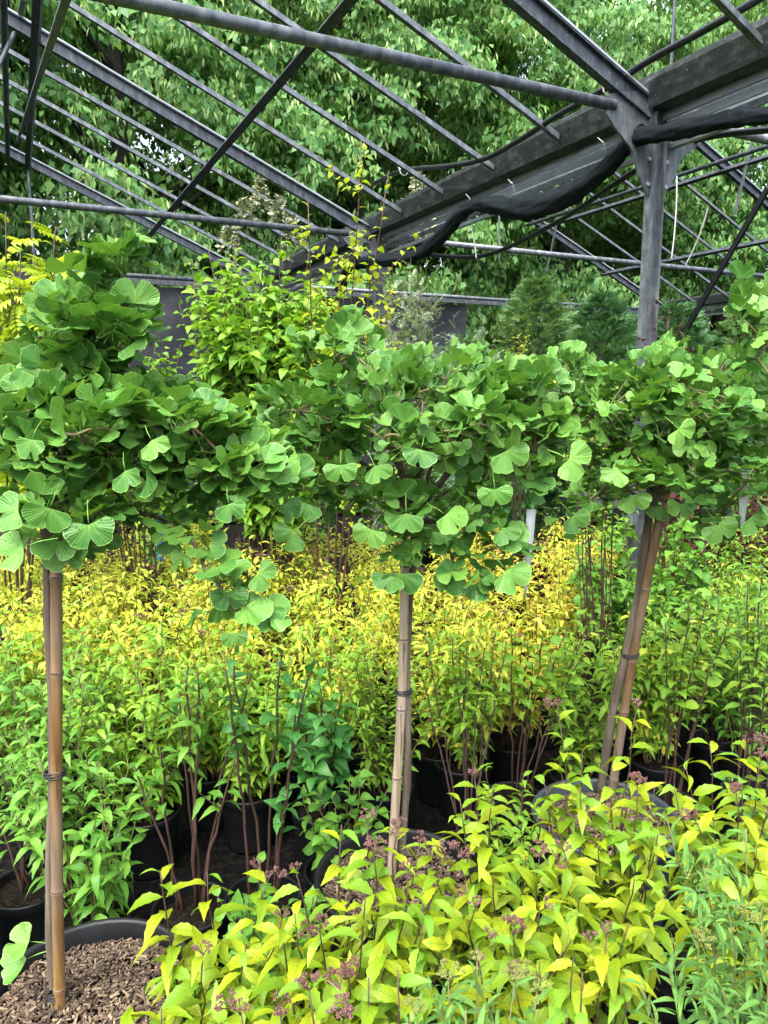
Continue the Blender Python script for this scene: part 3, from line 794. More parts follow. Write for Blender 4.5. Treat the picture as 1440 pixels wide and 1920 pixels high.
def limb_paths(cen, r, n):
    out = []
    for k in r.choice(len(cen), n, replace=False):
        e = cen[k]; z = max(1.6, e[2] - 1.2 - r.uniform(0.2, 1.4))
        p0 = np.array([0, 0, min(z, 8.5)]); out.append(bezier(p0, p0 * 0.4 + e * 0.6 + np.array([0, 0, 0.2]), e, 7))
    return out
_tree_cache = []
def tree_proto(seed, n_cl, rxy, z0, z1):
    L, B, cen = crown_mats(seed, n_cl, rxy, z0, z1)
    r = np.random.default_rng(seed + 50)
    root = empty('lime_tree', (0, 0, 0), 'x', 'tree')
    tz = np.linspace(0, z1 * 0.9, 9)
    trunk = np.c_[0.10 * np.sin(tz * 0.5 + seed), 0.10 * np.cos(tz * 0.4 + seed), tz]
    MB().tube(trunk, np.interp(tz, [0, 0.4, z1 * 0.9], [0.30, 0.21, 0.05]), 10).build('trunk', M['bark_dark'], root, True)
    for p in limb_paths(cen, r, 14):
        MB().tube(p, np.linspace(0.075, 0.015, len(p)), 6).build('limb', M['bark_dark'], root, True)
    joined('crown', 'tree', 'L_tree', L, root)
    joined('bracts', 'bract', 'L_bract', B, root)
    return root
def copy_tree(o, parent=None):
    c = o.copy(); C.objects.link(c); c.parent = parent
    for ch in list(o.children): copy_tree(ch, c)
    return c
protos = [tree_proto(11, 300, 3.2, 0.6, 11.5), tree_proto(23, 300, 3.1, 0.7, 12.0), tree_proto(37, 290, 3.0, 0.5, 11.0)]
spots = [(8.6, 9.4, 0, 0.4, 'tall lime tree behind the black panel, leftmost of the lime trees'),
         (9.0, 5.0, 1, 2.0, 'tall lime tree behind the left half of fabric screen, second from the left'),
         (9.8, 1.0, 2, 4.0, 'tall lime tree rising behind the lime green bush, third from the left'),
         (9.6, -2.9, 0, 3.1, 'tall lime tree behind the far gutter post, fourth from the left'),
         (9.4, -7.0, 1, 5.2, 'tall lime tree behind the conifers, fifth from the left'),
         (9.0, -11.2, 2, 1.1, 'tall lime tree behind the right steel post, rightmost of the front lime trees'),
         (14.0, -1.5, 1, 0.9, 'lime tree of the back row seen through gaps above the far post'),
         (13.6, -6.0, 0, 1.7, 'lime tree of the back row seen through gaps near the steel post'),
         (14.0, -11.5, 2, 4.9, 'lime tree of the back row at the far right')]
used = set()
for s, c, k, rz, lab in spots:
    o = protos[k] if k not in used else copy_tree(protos[k])
    used.add(k)
    o.location = W(s, c, 0); o.rotation_euler = (0, 0, rz); o['label'] = lab; o['group'] = 'lime trees behind the greenhouse'

# ------------------------------------------------------------------ pots
def pot_parts(root, r, h, mat='pot', mulch=False, soil_drop=0.035, seed=0):
    x, y, z = root.location
    P = MB().lathe([(0.0, 0.0), (r * 0.78, 0.0), (r * 0.80, 0.012), (r * 0.95, h - 0.05), (r * 0.97, h - 0.035), (r * 1.0, h - 0.03), (r * 1.02, h - 0.004), (r * 1.01, h),
                    (r * 0.965, h), (r * 0.95, h - 0.006), (r * 0.92, h - 0.05), (r * 0.86, h * 0.5)], 40 if r > 0.15 else 22, (x, y, z))
    po = P.build('pot', M[mat], root, True)
    zs = h - soil_drop
    rr = r * (0.945 - 0.10 * soil_drop / h)
    r_ = random.Random(seed); mb = MB(); n = 20
    V = [(x, y, z + zs + 0.012)]; F = []
    for j, q in enumerate((0.5, 1.0)):
        for k in range(n):
            a = 2 * math.pi * k / n
            V.append((x + rr * q * math.cos(a), y + rr * q * math.sin(a), z + zs + (0.006 if j == 0 else -0.004) + r_.uniform(-0.006, 0.006)))
    for k in range(n):
        F += [(0, 1 + k, 1 + (k + 1) % n), (1 + k, 1 + n + k, 1 + n + (k + 1) % n, 1 + (k + 1) % n)]
    mb.add(V, F).build('soil', M['soil'], root, True)
    if mulch:
        n = 4200; R = np.random.default_rng(seed + 3)
        rad_ = rr * 0.97 * np.sqrt(R.uniform(0, 1, n)); a = R.uniform(0, 6.283, n)
        l, w, t = 0.005 + 0.020 * R.uniform(0, 1, n) ** 1.8, R.uniform(0.0022, 0.0065, n), R.uniform(0.001, 0.003, n)
        mound = 0.022 * (1 - (rad_ / rr) ** 2) + 0.008 * np.sin(a * 3 + rad_ * 30)
        pos = np.c_[rad_ * np.cos(a), rad_ * np.sin(a), zs + 0.004 + mound + R.uniform(0, 0.012, n)]
        d = norm(np.c_[R.normal(size=(n, 2)), R.normal(size=n) * 0.28]); up = norm(np.c_[R.normal(size=(n, 2)) * 0.35, np.ones(n)])
        X = norm(np.cross(d, up)); Z = np.cross(X, d)
        box = np.array([(-1, -1, -1), (1, -0.8, -1), (0.8, 1, -1), (-0.9, 0.9, -1), (-1, -1, 1), (0.9, -0.9, 1), (0.8, 1, 1), (-0.8, 0.8, 1)]) * 0.5
        V = pos[:, None, :] + box[None, :, :1] * (w[:, None, None] * X[:, None, :]) + box[None, :, 1:2] * (l[:, None, None] * d[:, None, :]) + box[None, :, 2:] * (t[:, None, None] * Z[:, None, :])
        fc = np.array([(0, 3, 2, 1), (4, 5, 6, 7), (0, 1, 5, 4), (1, 2, 6, 5), (2, 3, 7, 6), (3, 0, 4, 7)])
        F = (fc[None] + (np.arange(n) * 8)[:, None, None]).reshape(-1, 4)
        me = bpy.data.meshes.new('mulch'); me.from_pydata(V.reshape(-1, 3).tolist(), [], F.tolist()); me.update()
        o = link('mulch', me, root, M['mulch']); o['kind'] = 'stuff'
    return zs

# ------------------------------------------------------------------ ginkgo standards
def ginkgo(label, pot_xy, pot_r, pot_h, foot, top, ells, Yc, hangs, cane_mat, bark_side, tie_px, seed, n_spur, potmat='pot', cane_r=0.013, stem_r=0.012, heroes=()):
    R = np.random.default_rng(seed)
    root = empty('potted_ginkgo', (*pot_xy, 0), label, 'potted tree', 'ginkgo standards in front')
    O = np.array(root.location)
    zs = pot_parts(root, pot_r, pot_h, potmat, True, 0.05 if pot_r > 0.2 else 0.04, seed)
    foot, top = np.asarray(foot, float), np.asarray(top, float)
    ax = norm(top - foot)
    # bamboo cane with nodes
    T = np.linspace(0, 1, 40); L = np.linalg.norm(top - foot)
    nodes = np.array([0.09, 0.30, 0.52, 0.735, 0.95]) + R.uniform(-0.03, 0.03, 5)
    pts, rad_ = [], []
    for t in np.sort(np.concatenate([T, nodes - 0.006, nodes, nodes + 0.006])):
        q = foot + (top - foot) * t + np.array([0.004 * math.sin(t * 5 + seed), 0.003 * math.sin(t * 4), 0])
        k = np.min(np.abs(t - nodes)); pts.append(q); rad_.append(cane_r * (1.04 - 0.1 * t) * (1 + 0.16 * math.exp(-(k / 0.004) ** 2)))
    cane = MB().tube(pts, rad_, 14).build('bamboo_cane', M[cane_mat], root, True)
    for nn in nodes:
        q = foot + (top - foot) * (nn + 0.004) + np.array([0.004 * math.sin(nn * 5 + seed), 0.003 * math.sin(nn * 4), 0])
        MB().tube([q - ax * 0.0018, q + ax * 0.0018], cane_r * 1.13, 14).build('cane_node', M['bark'], cane, True, origin=root.location)
    # woody stem beside the cane, up to the graft
    so = np.array([bark_side * (cane_r + stem_r) * 0.72, 0.012, 0])
    g0 = foot + so * 1.5 + np.array([0, 0, 0]); graft = top + so + ax * 0.06
    sp = []; sr = []
    for t in np.linspace(0, 1, 24):
        sp.append(g0 + (graft - g0) * t + np.array([0.006 * math.sin(t * 9 + seed), 0.005 * math.cos(t * 7), 0])); sr.append(stem_r * (1.05 - 0.15 * t) * (1 + 0.10 * math.sin(t * 31 + seed) + (0.45 if t > 0.93 else 0)))
    MB().tube(sp, sr, 10).build('stem', M['bark'], root, True)
    for (px, py) in tie_px:
        zt = at_y(px, py, foot[1])[2]; t = (zt - foot[2]) / (top[2] - foot[2]); q = foot + (top - foot) * t
        mb = MB()
        for w in range(3):
            cc = q + so * 0.5 + ax * (w - 1) * 0.0038; ring = []
            for a in np.linspace(0, 2 * math.pi, 20):
                e = np.array([math.cos(a) * (cane_r + 0.001 + abs(so[0]) * 0.5), math.sin(a) * (cane_r + 0.0035), 0.002 * math.sin(a + w)]); ring.append(cc + e)
            mb.tube(ring, 0.0021, 6, False)
        mb.build('tie_band', M['tie'], root, True)
    # crown envelope: ellipsoids read off the photograph at the tree's own distance
    pxm = lambda Y: FPX / Y
    E = []
    for (cx, cy, rx, ry, dy) in ells:
        c_ = at_y(cx, cy, Yc + dy); s_ = Yc * CP / FPX; reach = 0.050 / s_; rx, ry = max(25, rx - reach), max(22, ry - reach)
        E.append((c_, np.array([rx * s_, min(0.30, 0.85 * rx * s_), ry * s_])))
    vol = np.array([np.prod(e[1]) ** 0.8 for e in E]); vol /= vol.sum()
    spurs = []; rels = []
    while len(spurs) < n_spur:
        c_, r_ = E[R.choice(len(E), p=vol)]
        v = norm(R.normal(size=3)) * R.uniform(0.08, 1) ** 0.42
        if R.uniform() < 0.35: v[1] = -abs(v[1])
        spurs.append(c_ + v * r_); rels.append(v[2])
    spurs = np.array(spurs)
    # main branches
    heads = [graft - ax * 0.02]; mains = []
    far = spurs[np.argsort(-np.linalg.norm(spurs - graft, axis=1))]
    ends = [far[0]]
    for q in far:
        if len(ends) >= 13: break
        if min(np.linalg.norm(q - e) for e in ends) > 0.16: ends.append(q)
    ends += [np.asarray(h[-1]) for h in hangs]
    for i, e in enumerate(ends):
        hv = [np.asarray(h) for h in hangs[i - (len(ends) - len(hangs))]] if i >= len(ends) - len(hangs) else None
        if hv is not None: path = catmull([heads[0], *hv], 5)
        else: path = bezier(heads[0], heads[0] + (e - heads[0]) * 0.5 + np.array([0, 0, 0.07]), e, 10)
        path = path + np.r_[np.zeros((1, 3)), R.normal(size=(len(path) - 1, 3)) * 0.005]
        mains.append(path)
        MB().tube(path, np.linspace(0.0058, 0.0024, len(path)), 6).build('branch', M['bark'], root, True)
    allp = np.concatenate(mains)
    tw = MB(); lp, ld, lu, ls = [], [], [], []
    zc, zr = np.median(spurs[:, 2]), np.ptp(spurs[:, 2]) / 2
    hang_pts = [p for h in hangs for p in catmull([graft, *[np.asarray(q) for q in h]], 4)[4:]]
    for q, rl in list(zip(spurs, rels)) + [(h_, -0.6) for h_ in hang_pts]:
        k = np.argmin(np.linalg.norm(allp - q, axis=1)); a = allp[k]
        if np.linalg.norm(a - q) > 0.01:
            tw.tube(bezier(a, (a + q) / 2 + np.array([0, 0, 0.012]), q, 4), [0.0032, 0.0028, 0.0025, 0.0034], 5)
        out = q - (graft + np.array([0, 0, 0.05])); out[2] *= 0.4; out = norm(out)
        n = int(R.integers(4, 8)) if q[2] > graft[2] - 0.03 else int(R.integers(3, 5))
        for j in range(n):
            az = R.uniform(0, 6.283); side = np.array([math.cos(az), math.sin(az), 0])
            el = 0.30 + 0.75 * rl + R.normal() * 0.42
            d = norm(out * 0.55 + side * 0.75) * math.cos(el) + np.array([0, 0, math.sin(el)])
            lp.append(q + R.normal(size=3) * 0.006); ld.append(d)
            lu.append(np.array([0, 0, 1.0]) + R.normal(size=3) * 0.42 + np.array([0, -0.25, 0])); ls.append(R.uniform(0.023, 0.048) * (0.7 if R.uniform() < 0.18 else 1))
    tw.build('twigs', M['stem_green'], root, True)['kind'] = 'stuff'
    mats = frames(np.array(lp) - O, np.array(ld), np.array(lu), np.array(ls))
    place_leaves(root, 'ginkgo', 'L_ginkgo', mats, 285)
    gm = leaf_meshes('ginkgo', 'L_ginkgo')
    for k, (px, py, rp, ang, hy) in enumerate(heroes):       # the big outer leaves that hang face out
        sc_ = 0.98 * rp * hy / FPX; a = math.radians(ang); d = norm(np.array([math.sin(a), -0.25, -math.cos(a)]) + R.normal(size=3) * 0.12)
        n_ = np.array([0.0, -0.9, 0.45]) + R.normal(size=3) * 0.25
        mt = frames(np.array([at_y(px, py, hy) - d * 1.5 * sc_ - O]), d[None], n_[None], np.array([sc_]))[0]
        o = bpy.data.objects.new('leaf', gm[(1, 3, 5, 6, 0)[k % 5]]); C.objects.link(o); o.parent = root; o.matrix_basis = Matrix(mt.tolist())
    return root

def gz(px, py, z): return at_z(px, py, z)
p1 = gz(168, 1852, 0.35)
g1 = ginkgo('ginkgo standard on a thick honey coloured cane, nearest pot at the lower left', (p1[0], p1[1]), 0.215, 0.35, gz(113, 1908, 0.31), at_y(101, 1010, 1.37),
       [(195, 535, 105, 110, 0), (165, 645, 165, 110, 0), (110, 735, 150, 85, 0), (215, 815, 290, 120, 0), (70, 840, 150, 130, 0), (110, 960, 190, 75, -0.05), (400, 870, 190, 115, 0), (10, 985, 80, 70, -0.08)], 1.40,
       [[at_y(250, 960, 1.38), at_y(335, 990, 1.34), at_y(395, 1075, 1.30), at_y(440, 1150, 1.28)], [at_y(150, 800, 1.40), at_y(190, 640, 1.40), at_y(200, 500, 1.40)]],
       'bamboo', -1, [(107, 1450), (113, 1868)], 3, 275, cane_r=0.0115, stem_r=0.009, heroes=[(x, y, r, a, Y) for x, y, r, a, Y in ((85, 975, 50, -20, 1.17), (175, 1010, 52, 5, 1.18), (30, 1045, 58, -60, 1.15), (8, 970, 48, -80, 1.15), (250, 905, 44, 30, 1.17), (65, 850, 44, -20, 1.15), (430, 1130, 40, -10, 1.27), (500, 1160, 42, 25, 1.28), (440, 1205, 30, 0, 1.28), (300, 845, 40, 30, 1.15), (440, 965, 38, 10, 1.2), (500, 1085, 36, 60, 1.29), (345, 1050, 30, -20, 1.32))])
p2 = gz(745, 1640, 0.35)
g2 = ginkgo('ginkgo standard on a bleached grey cane with a dark stem, in the middle', (p2[0], p2[1]), 0.215, 0.35, gz(736, 1655, 0.31), at_y(762, 1010, 1.80),
       [(640, 680, 125, 90, 0), (860, 725, 180, 80, 0), (760, 790, 285, 115, 0), (590, 870, 180, 110, 0), (890, 850, 200, 110, 0), (760, 950, 225, 60, 0), (990, 790, 130, 115, 0)], 1.80,
       [[at_y(760, 990, 1.72), at_y(752, 1050, 1.68)], [at_y(850, 980, 1.72), at_y(855, 1060, 1.68), at_y(885, 1085, 1.67)], [at_y(900, 970, 1.72), at_y(950, 1040, 1.68)]],
       'bamboo_grey', 1, [(755, 1295)], 5, 275, cane_r=0.0120, stem_r=0.0105, heroes=[(752, 1098, 46, 0, 1.66), (838, 1088, 42, -45, 1.66), (958, 1090, 50, 40, 1.65), (890, 1112, 28, 10, 1.66), (762, 985, 42, -5, 1.6), (850, 988, 46, 35, 1.58), (930, 935, 36, 10, 1.56), (540, 1012, 42, -25, 1.6), (640, 895, 36, 0, 1.56), (710, 892, 36, 15, 1.56), (960, 868, 45, 30, 1.56), (1085, 872, 44, 60, 1.6), (785, 862, 38, -10, 1.54), (690, 1015, 38, -30, 1.62), (950, 1010, 36, 30, 1.64)])
p3 = gz(1135, 1527, 0.35)
g3 = ginkgo('ginkgo standard leaning to the right on a brown cane, in the grey pot', (p3[0], p3[1]), 0.215, 0.35, gz(1142, 1500, 0.31), at_y(1238, 960, 2.10),
       [(1085, 735, 110, 100, 0), (1405, 625, 115, 110, 0), (1270, 765, 235, 125, 0), (1250, 885, 250, 75, 0), (1420, 820, 110, 140, 0), (1225, 690, 80, 80, 0)], 2.12,
       [[at_y(1120, 930, 2.05), at_y(1075, 965, 2.0)], [at_y(1330, 960, 2.05), at_y(1350, 985, 2.02)]],
       'bamboo_brown', -1, [(1187, 1215)], 8, 275, potmat='pot_grey', cane_r=0.0135, stem_r=0.0135, heroes=[(1080, 985, 36, 30, 1.92), (1350, 1002, 38, 20, 1.95), (1190, 942, 36, 25, 1.9), (1280, 822, 36, 40, 1.84), (1150, 900, 34, -30, 1.86), (1415, 985, 34, 40, 1.92), (1270, 960, 30, -10, 1.95)])
# small sprout low on the first ginkgo's stem
sp0 = at_y(100, 1772, 1.40)
mats = frames(np.array([sp0, sp0 + [0, 0, -0.01]]) - np.array(g1.location), np.array([[-1, -0.2, 0.15], [-1, -0.3, -0.35]]), np.array([[0, -0.4, 1.0], [0, -0.6, 1.0]]), np.array([0.045, 0.055]))
place_leaves(g1, 'ginkgo', 'L_ginkgo', mats, 10)
# white slip labels hanging in the crowns
def slip(label, px, Y, w):
    P = [at_y(x, y, Y) for x, y in px]; mb = MB(); V, F = [], []
    for k, p in enumerate(P):
        ww = w * (1 - 0.75 * (k / (len(P) - 1)) ** 2); tw_ = 0.5 * k / len(P)
        for off in (0, 0.0008):
            for sgn in (-1, 1): V.append(p + np.array([sgn * ww * math.cos(tw_), sgn * ww * math.sin(tw_) + off, 0]))
    for k in range(len(P) - 1):
        a, b_ = 4 * k, 4 * k + 4
        F += [(a, a + 1, b_ + 1, b_), (a + 2, b_ + 2, b_ + 3, a + 3), (a, b_, b_ + 2, a + 2), (a + 1, a + 3, b_ + 3, b_ + 1)]
    F += [(0, 2, 3, 1), (a + 4, a + 5, a + 7, a + 6)]
    return tag(mb.add(V, F).build('plant_label', M['white_tag'], None, True, origin=P[0]), label, 'label')
slip('long white slip label hanging from the middle ginkgo crown', [(996, 955), (994, 990), (992, 1020), (990, 1050), (988, 1085), (982, 1125)], 1.74, 0.011)
slip('white slip label hanging in the right ginkgo crown near the edge', [(1402, 880), (1398, 910), (1394, 940), (1392, 970), (1392, 1000)], 2.02, 0.017)

# ------------------------------------------------------------------ shrubs in pots
def flower_mesh(name, n, r, seed, br=(0.0011, 0.0021), flat=0.45):
    R = np.random.default_rng(seed); mb = MB()
    sub = [np.array([q * r * math.cos(a), q * r * math.sin(a), r * flat * (1 - q * q) + R.uniform(-1, 1) * r * 0.2 + r * 0.35]) for a, q in zip(R.uniform(0, 6.283, 10), np.sqrt(R.uniform(0.02, 1, 10)))]
    for k in range(n):
        p = sub[k % 10] + norm(R.normal(size=3)) * r * 0.24 * R.uniform(0.3, 1)
        s = R.uniform(*br)
        V = [p + np.array(v) * s for v in ((1, 0, 0), (-1, 0, 0), (0, 1, 0), (0, -1, 0), (0, 0, 1.1), (0, 0, -1))]
        mb.add(V, [(0, 2, 4), (2, 1, 4), (1, 3, 4), (3, 0, 4), (2, 0, 5), (1, 2, 5), (3, 1, 5), (0, 3, 5)])
    for k in range(9):
        a, q = R.uniform(0, 6.283), R.uniform(0.4, 0.9)
        mb.tube([(0, 0, -r * 0.4), (q * r * math.cos(a) * 0.6, q * r * math.sin(a) * 0.6, 0), (q * r * math.cos(a), q * r * math.sin(a), r * 0.3)], 0.0009, 3, False)
    return mb.mesh(name, False)
FLOW = {k: [flower_mesh('flower_head', 130, 0.019, s) for s in (1, 2, 3)] for k in ('bud_pink', 'bud_green')}
for k, ms in FLOW.items():
    for m_ in ms: m_.materials.append(M[k])

def shrub(name, label, cat, group, xy, pot, tips, key, matname, size, per_stem, t0=0.25, droop=0.15, twigs=0, flower=None, fprob=0.0, stem='stem_brown', stem_r=0.0028, cap=300, seed=0,
          up_bias=0.35, mix=None, whorl=False, twig_len=(0.05, 0.12), jit=0.0, tube_n=5, stem_in=0.6, facing=0.0, nflow=10 ** 6):
    """tips: world positions of the shoot ends; leaves sit along each shoot and its twigs"""
    R = np.random.default_rng(seed * 17 + 5)
    root = empty(name, (*xy, 0), label, cat, group); O = np.array([xy[0], xy[1], 0.0])
    zs = 0.0
    if pot: zs = pot_parts(root, pot[0], pot[1], pot[2] if len(pot) > 2 else 'pot', False, 0.03, seed)
    rb = (pot[0] * 0.45) if pot else 0.06
    lp, ld, ls = [], [], []; tm = MB()
    for ti, tip in enumerate(tips):
        tip = np.asarray(tip, float); a = R.uniform(0, 6.283); off = tip - O; off[2] = 0
        b0 = O + np.array([math.cos(a), math.sin(a), 0]) * rb * R.uniform(0.1, 1) * 0.6 + np.clip(off, -1, 1) * min(1, rb / (np.linalg.norm(off) + 1e-6)) * 0.6; b0[2] = zs - 0.02
        mid = b0 * (1 - stem_in) + tip * stem_in; mid[2] = b0[2] + (tip[2] - b0[2]) * 0.55; mid[:2] = b0[:2] + (tip[:2] - b0[:2]) * R.uniform(0.25, 0.45)
        n = 10; path = bezier(b0, mid, tip, n) + np.r_[np.zeros((1, 3)), R.normal(size=(n - 1, 3)) * (0.004 + jit)]
        MB().tube(path, np.linspace(stem_r, stem_r * 0.45, n), tube_n).build('stem', M[stem], root, True)
        segs = [(path, t0, per_stem, 1.0)]
        for k in range(twigs):
            t = R.uniform(max(t0, 0.2), 0.92); i = min(n - 2, int(t * (n - 1))); p = path[i] + (path[i + 1] - path[i]) * (t * (n - 1) - i)
            az = R.uniform(0, 6.283); l = R.uniform(*twig_len)
            e = p + np.array([math.cos(az) * 0.8, math.sin(az) * 0.8, R.uniform(0.25, 0.9)]) * l
            tp_ = bezier(p, (p + e) / 2 + np.array([0, 0, -0.1 * l]), e, 5); tm.tube(tp_, np.linspace(stem_r * 0.5, stem_r * 0.28, 5), 3, False)
            segs.append((tp_, 0.15, max(3, int(per_stem * 0.45)), 0.85))
        for sg, ta, cnt, sc in segs:
            m_ = len(sg); ga = R.uniform(0, 6.283)
            for k in range(cnt):
                t = ta + (1 - ta) * (k + R.uniform(0.1, 0.9)) / cnt
                i = min(m_ - 2, int(t * (m_ - 1))); tn = norm(sg[i + 1] - sg[i]); p = sg[i] + (sg[i + 1] - sg[i]) * (t * (m_ - 1) - i)
                ga += 2.4; side = np.array([math.cos(ga), math.sin(ga), 0]); side = norm(side - tn * np.dot(side, tn) + np.array([0, -facing, 0]))
                d = side * 0.85 + tn * (up_bias + 0.5 * max(0, t - 0.8) * 4) + np.array([0, 0, -droop]) + R.normal(size=3) * 0.22
                lp.append(p); ld.append(d); ls.append(R.uniform(*size) * sc * (1 - 0.35 * max(0, t - 0.85) / 0.15))
        if flower and ti < nflow and R.uniform() < fprob:
            for q in range(int(R.integers(1, 3))):
                fo = bpy.data.objects.new('flower_head', FLOW[flower][int(R.integers(0, 3))]); C.objects.link(fo); fo.parent = root
                s_ = R.uniform(0.55, 1.1)
                fo.matrix_basis = Matrix.Translation(Vector((path[-1] - O) + R.normal(size=3) * np.array([0.018, 0.018, 0.008]) * (q > 0) + np.array([0, 0, 0.004]))) @ Matrix.Rotation(R.uniform(0, 6), 4, 'Z') @ Matrix.Rotation(R.normal() * 0.3, 4, 'X') @ Matrix.Scale(s_, 4)
    if twigs: tm.build('side_shoots', M[stem], root, True)['kind'] = 'stuff'
    lp, ld, ls = np.array(lp), np.array(ld), np.array(ls)
    lu = np.array([0, 0, 1.0]) + R.normal(size=(len(lp), 3)) * 0.30
    mats = frames(lp - O, ld, lu, ls)
    if mix:
        sel = R.uniform(size=len(mats)) < mix[1]
        place_leaves(root, key, mix[0], mats[sel], int(cap * mix[1])); mats = mats[~sel]; cap = int(cap * (1 - mix[1]))
    place_leaves(root, key, matname, mats, cap)
    return root

def tp(lst): return [at_y(x, y, Y) for x, y, Y in lst]
FGP = (0.125, 0.26)
GF = 'golden spireas in the foreground'
def fg(label, xy, tips, seed, **kw):
    R = np.random.default_rng(seed + 400)
    n0 = len(tips)
    tips = list(tips) + [(x + R.uniform(-60, 60), y + R.uniform(70, 210), Y - R.uniform(0.0, 0.08)) for x, y, Y in tips for _ in range(2)]
    a = dict(key='gold', matname='L_gold', size=(0.050, 0.086), per_stem=21, t0=0.30, droop=0.22, flower='bud_pink', fprob=0.5, stem='stem_brown', stem_r=0.0026, cap=300, seed=seed, up_bias=0.25, mix=('L_lime', 0.16), nflow=n0)
    a.update(kw)
    return shrub('golden_spirea', label, 'shrub', GF, xy, FGP, tp(tips), **a)
fg('golden spirea right beside the nearest mulched pot, with small pink flower heads', (-0.33, 1.20), [(300, 1625, 1.28), (392, 1640, 1.27), (505, 1640, 1.26), (470, 1760, 1.12), (380, 1790, 1.12), (540, 1720, 1.15)], 1)
fg('golden spirea with a broad pinkish flower cluster in front of the grey cane', (-0.06, 1.14), [(640, 1545, 1.22), (690, 1535, 1.22), (740, 1550, 1.2), (560, 1640, 1.15), (600, 1735, 1.02), (680, 1690, 1.05), (520, 1740, 1.05), (760, 1640, 1.1), (650, 1820, 0.98), (800, 1700, 1.08), (785, 1590, 1.2), (835, 1605, 1.22), (705, 1600, 1.15)], 2, per_stem=19)
fg('golden spirea with tall loose shoots left of the grey pot', (0.22, 1.32), [(890, 1462, 1.45), (925, 1480, 1.44), (860, 1500, 1.42), (985, 1595, 1.3), (1010, 1605, 1.3), (930, 1640, 1.2), (880, 1700, 1.15), (960, 1750, 1.1), (1020, 1690, 1.15)], 3)
fg('golden spirea whose tallest shoots cross the grey pot below the leaning cane', (0.47, 1.45), [(1045, 1325, 1.62), (1085, 1400, 1.58), (1190, 1320, 1.6), (1150, 1440, 1.5), (1090, 1480, 1.48), (1200, 1470, 1.45), (1240, 1560, 1.35), (1130, 1560, 1.38), (1190, 1650, 1.25), (1060, 1600, 1.33)], 4, per_stem=18)
fg('golden spirea at the right edge behind the grey green shoots', (0.80, 1.52), [(1290, 1440, 1.6), (1330, 1400, 1.65), (1400, 1390, 1.65), (1430, 1420, 1.6), (1260, 1470, 1.55), (1380, 1480, 1.5), (1440, 1500, 1.5), (1310, 1540, 1.42), (1420, 1590, 1.38), (1350, 1600, 1.38)], 5)
fg('golden spirea with drooping pointed leaves low in front at centre right', (0.30, 1.02), [(1135, 1745, 1.02), (1180, 1730, 1.03), (1080, 1790, 1.0), (960, 1830, 0.98), (1010, 1800, 1.0), (890, 1800, 1.0)], 6, t0=0.45, per_stem=13, droop=0.4)
fg('small golden spirea tip poking up at the bottom edge beside the mulch', (-0.30, 0.88), [(275, 1850, 1.0), (300, 1890, 0.98), (230, 1930, 0.95)], 7, per_stem=10, fprob=0, t0=0.5)
fg('golden spirea low at the bottom edge left of centre', (-0.04, 0.84), [(590, 1850, 0.9), (520, 1880, 0.9), (700, 1850, 0.9), (640, 1900, 0.88), (760, 1830, 0.92), (450, 1900, 0.95)], 8, per_stem=15)
GG = 'grey green spireas at the lower right'
def gg(label, xy, tips, seed, **kw):
    a = dict(key='narrow', matname='L_greygreen', size=(0.030, 0.052), per_stem=30, t0=0.35, droop=0.10, twigs=5, flower='bud_green', fprob=0.08, stem='stem_green', stem_r=0.0022, cap=300, seed=seed, up_bias=0.55)
    a.update(kw)
    return shrub('grey_green_spirea', label, 'shrub', GG, xy, FGP, tp(tips), **a)
gg('grey green spirea with narrow wet leaves filling the lower right corner', (0.60, 1.00), [(1400, 1560, 1.05), (1320, 1620, 1.03), (1250, 1520, 1.12), (1430, 1690, 0.98), (1370, 1700, 0.98), (1300, 1760, 0.96), (1440, 1800, 0.92), (1250, 1800, 0.95), (1360, 1850, 0.9), (1200, 1850, 0.93)], 21)
gg('grey green spirea with green flower buds at the bottom, right of centre', (0.12, 0.80), [(900, 1790, 0.93), (830, 1830, 0.9), (960, 1850, 0.9), (870, 1880, 0.86), (1010, 1860, 0.9), (780, 1890, 0.86)], 22, fprob=0.45)

# tall brown-stemmed and green shrubs in the middle rows
MP = (0.105, 0.21)
mid_list = []
def md(name, label, X, Y, tips, seed, **kw):
    a = dict(key='spirea', matname='L_lime', size=(0.040, 0.066), per_stem=16, t0=0.4, droop=0.15, stem='stem_brown', stem_r=0.004, cap=300, seed=seed, up_bias=0.35)
    a.update(kw)
    mid_list.append((X, Y))
    return shrub(name, label, 'shrub', kw.pop('group_', None) or 'potted shrubs in the middle rows', (X, Y), MP, tips, **{k: v for k, v in a.items() if k != 'group_'})
def bushy(X, Y, h, n, spread, seed, hv=0.12):
    R = np.random.default_rng(seed + 900); T = []
    for k in range(n):
        a = R.uniform(0, 6.283); q = math.sqrt(R.uniform(0, 1)) * spread
        T.append((X + q * math.cos(a), Y + q * math.sin(a), h - hv * (q / spread) ** 2 + R.uniform(-hv, hv * 0.5)))
    return T
md('brown_stemmed_shrub', 'shrub with bare dark brown cut stems at the left edge', -1.02, 1.95, tp([(0, 1440, 2.0), (30, 1480, 1.95), (-40, 1400, 2.0), (70, 1500, 2.0)]), 31, per_stem=10, stem_r=0.0055, t0=0.55, matname='L_green')
md('brown_stemmed_shrub', 'shrub with paired bare brown stems and green leaves, left of centre', -0.53, 1.86, tp([(350, 1245, 1.92), (375, 1255, 1.92), (470, 1265, 1.95), (300, 1400, 1.9), (440, 1430, 1.9), (250, 1440, 1.9), (335, 1300, 1.95)]), 32, per_stem=9, stem_r=0.0055, t0=0.62, matname='L_green', size=(0.05, 0.08), twigs=1)
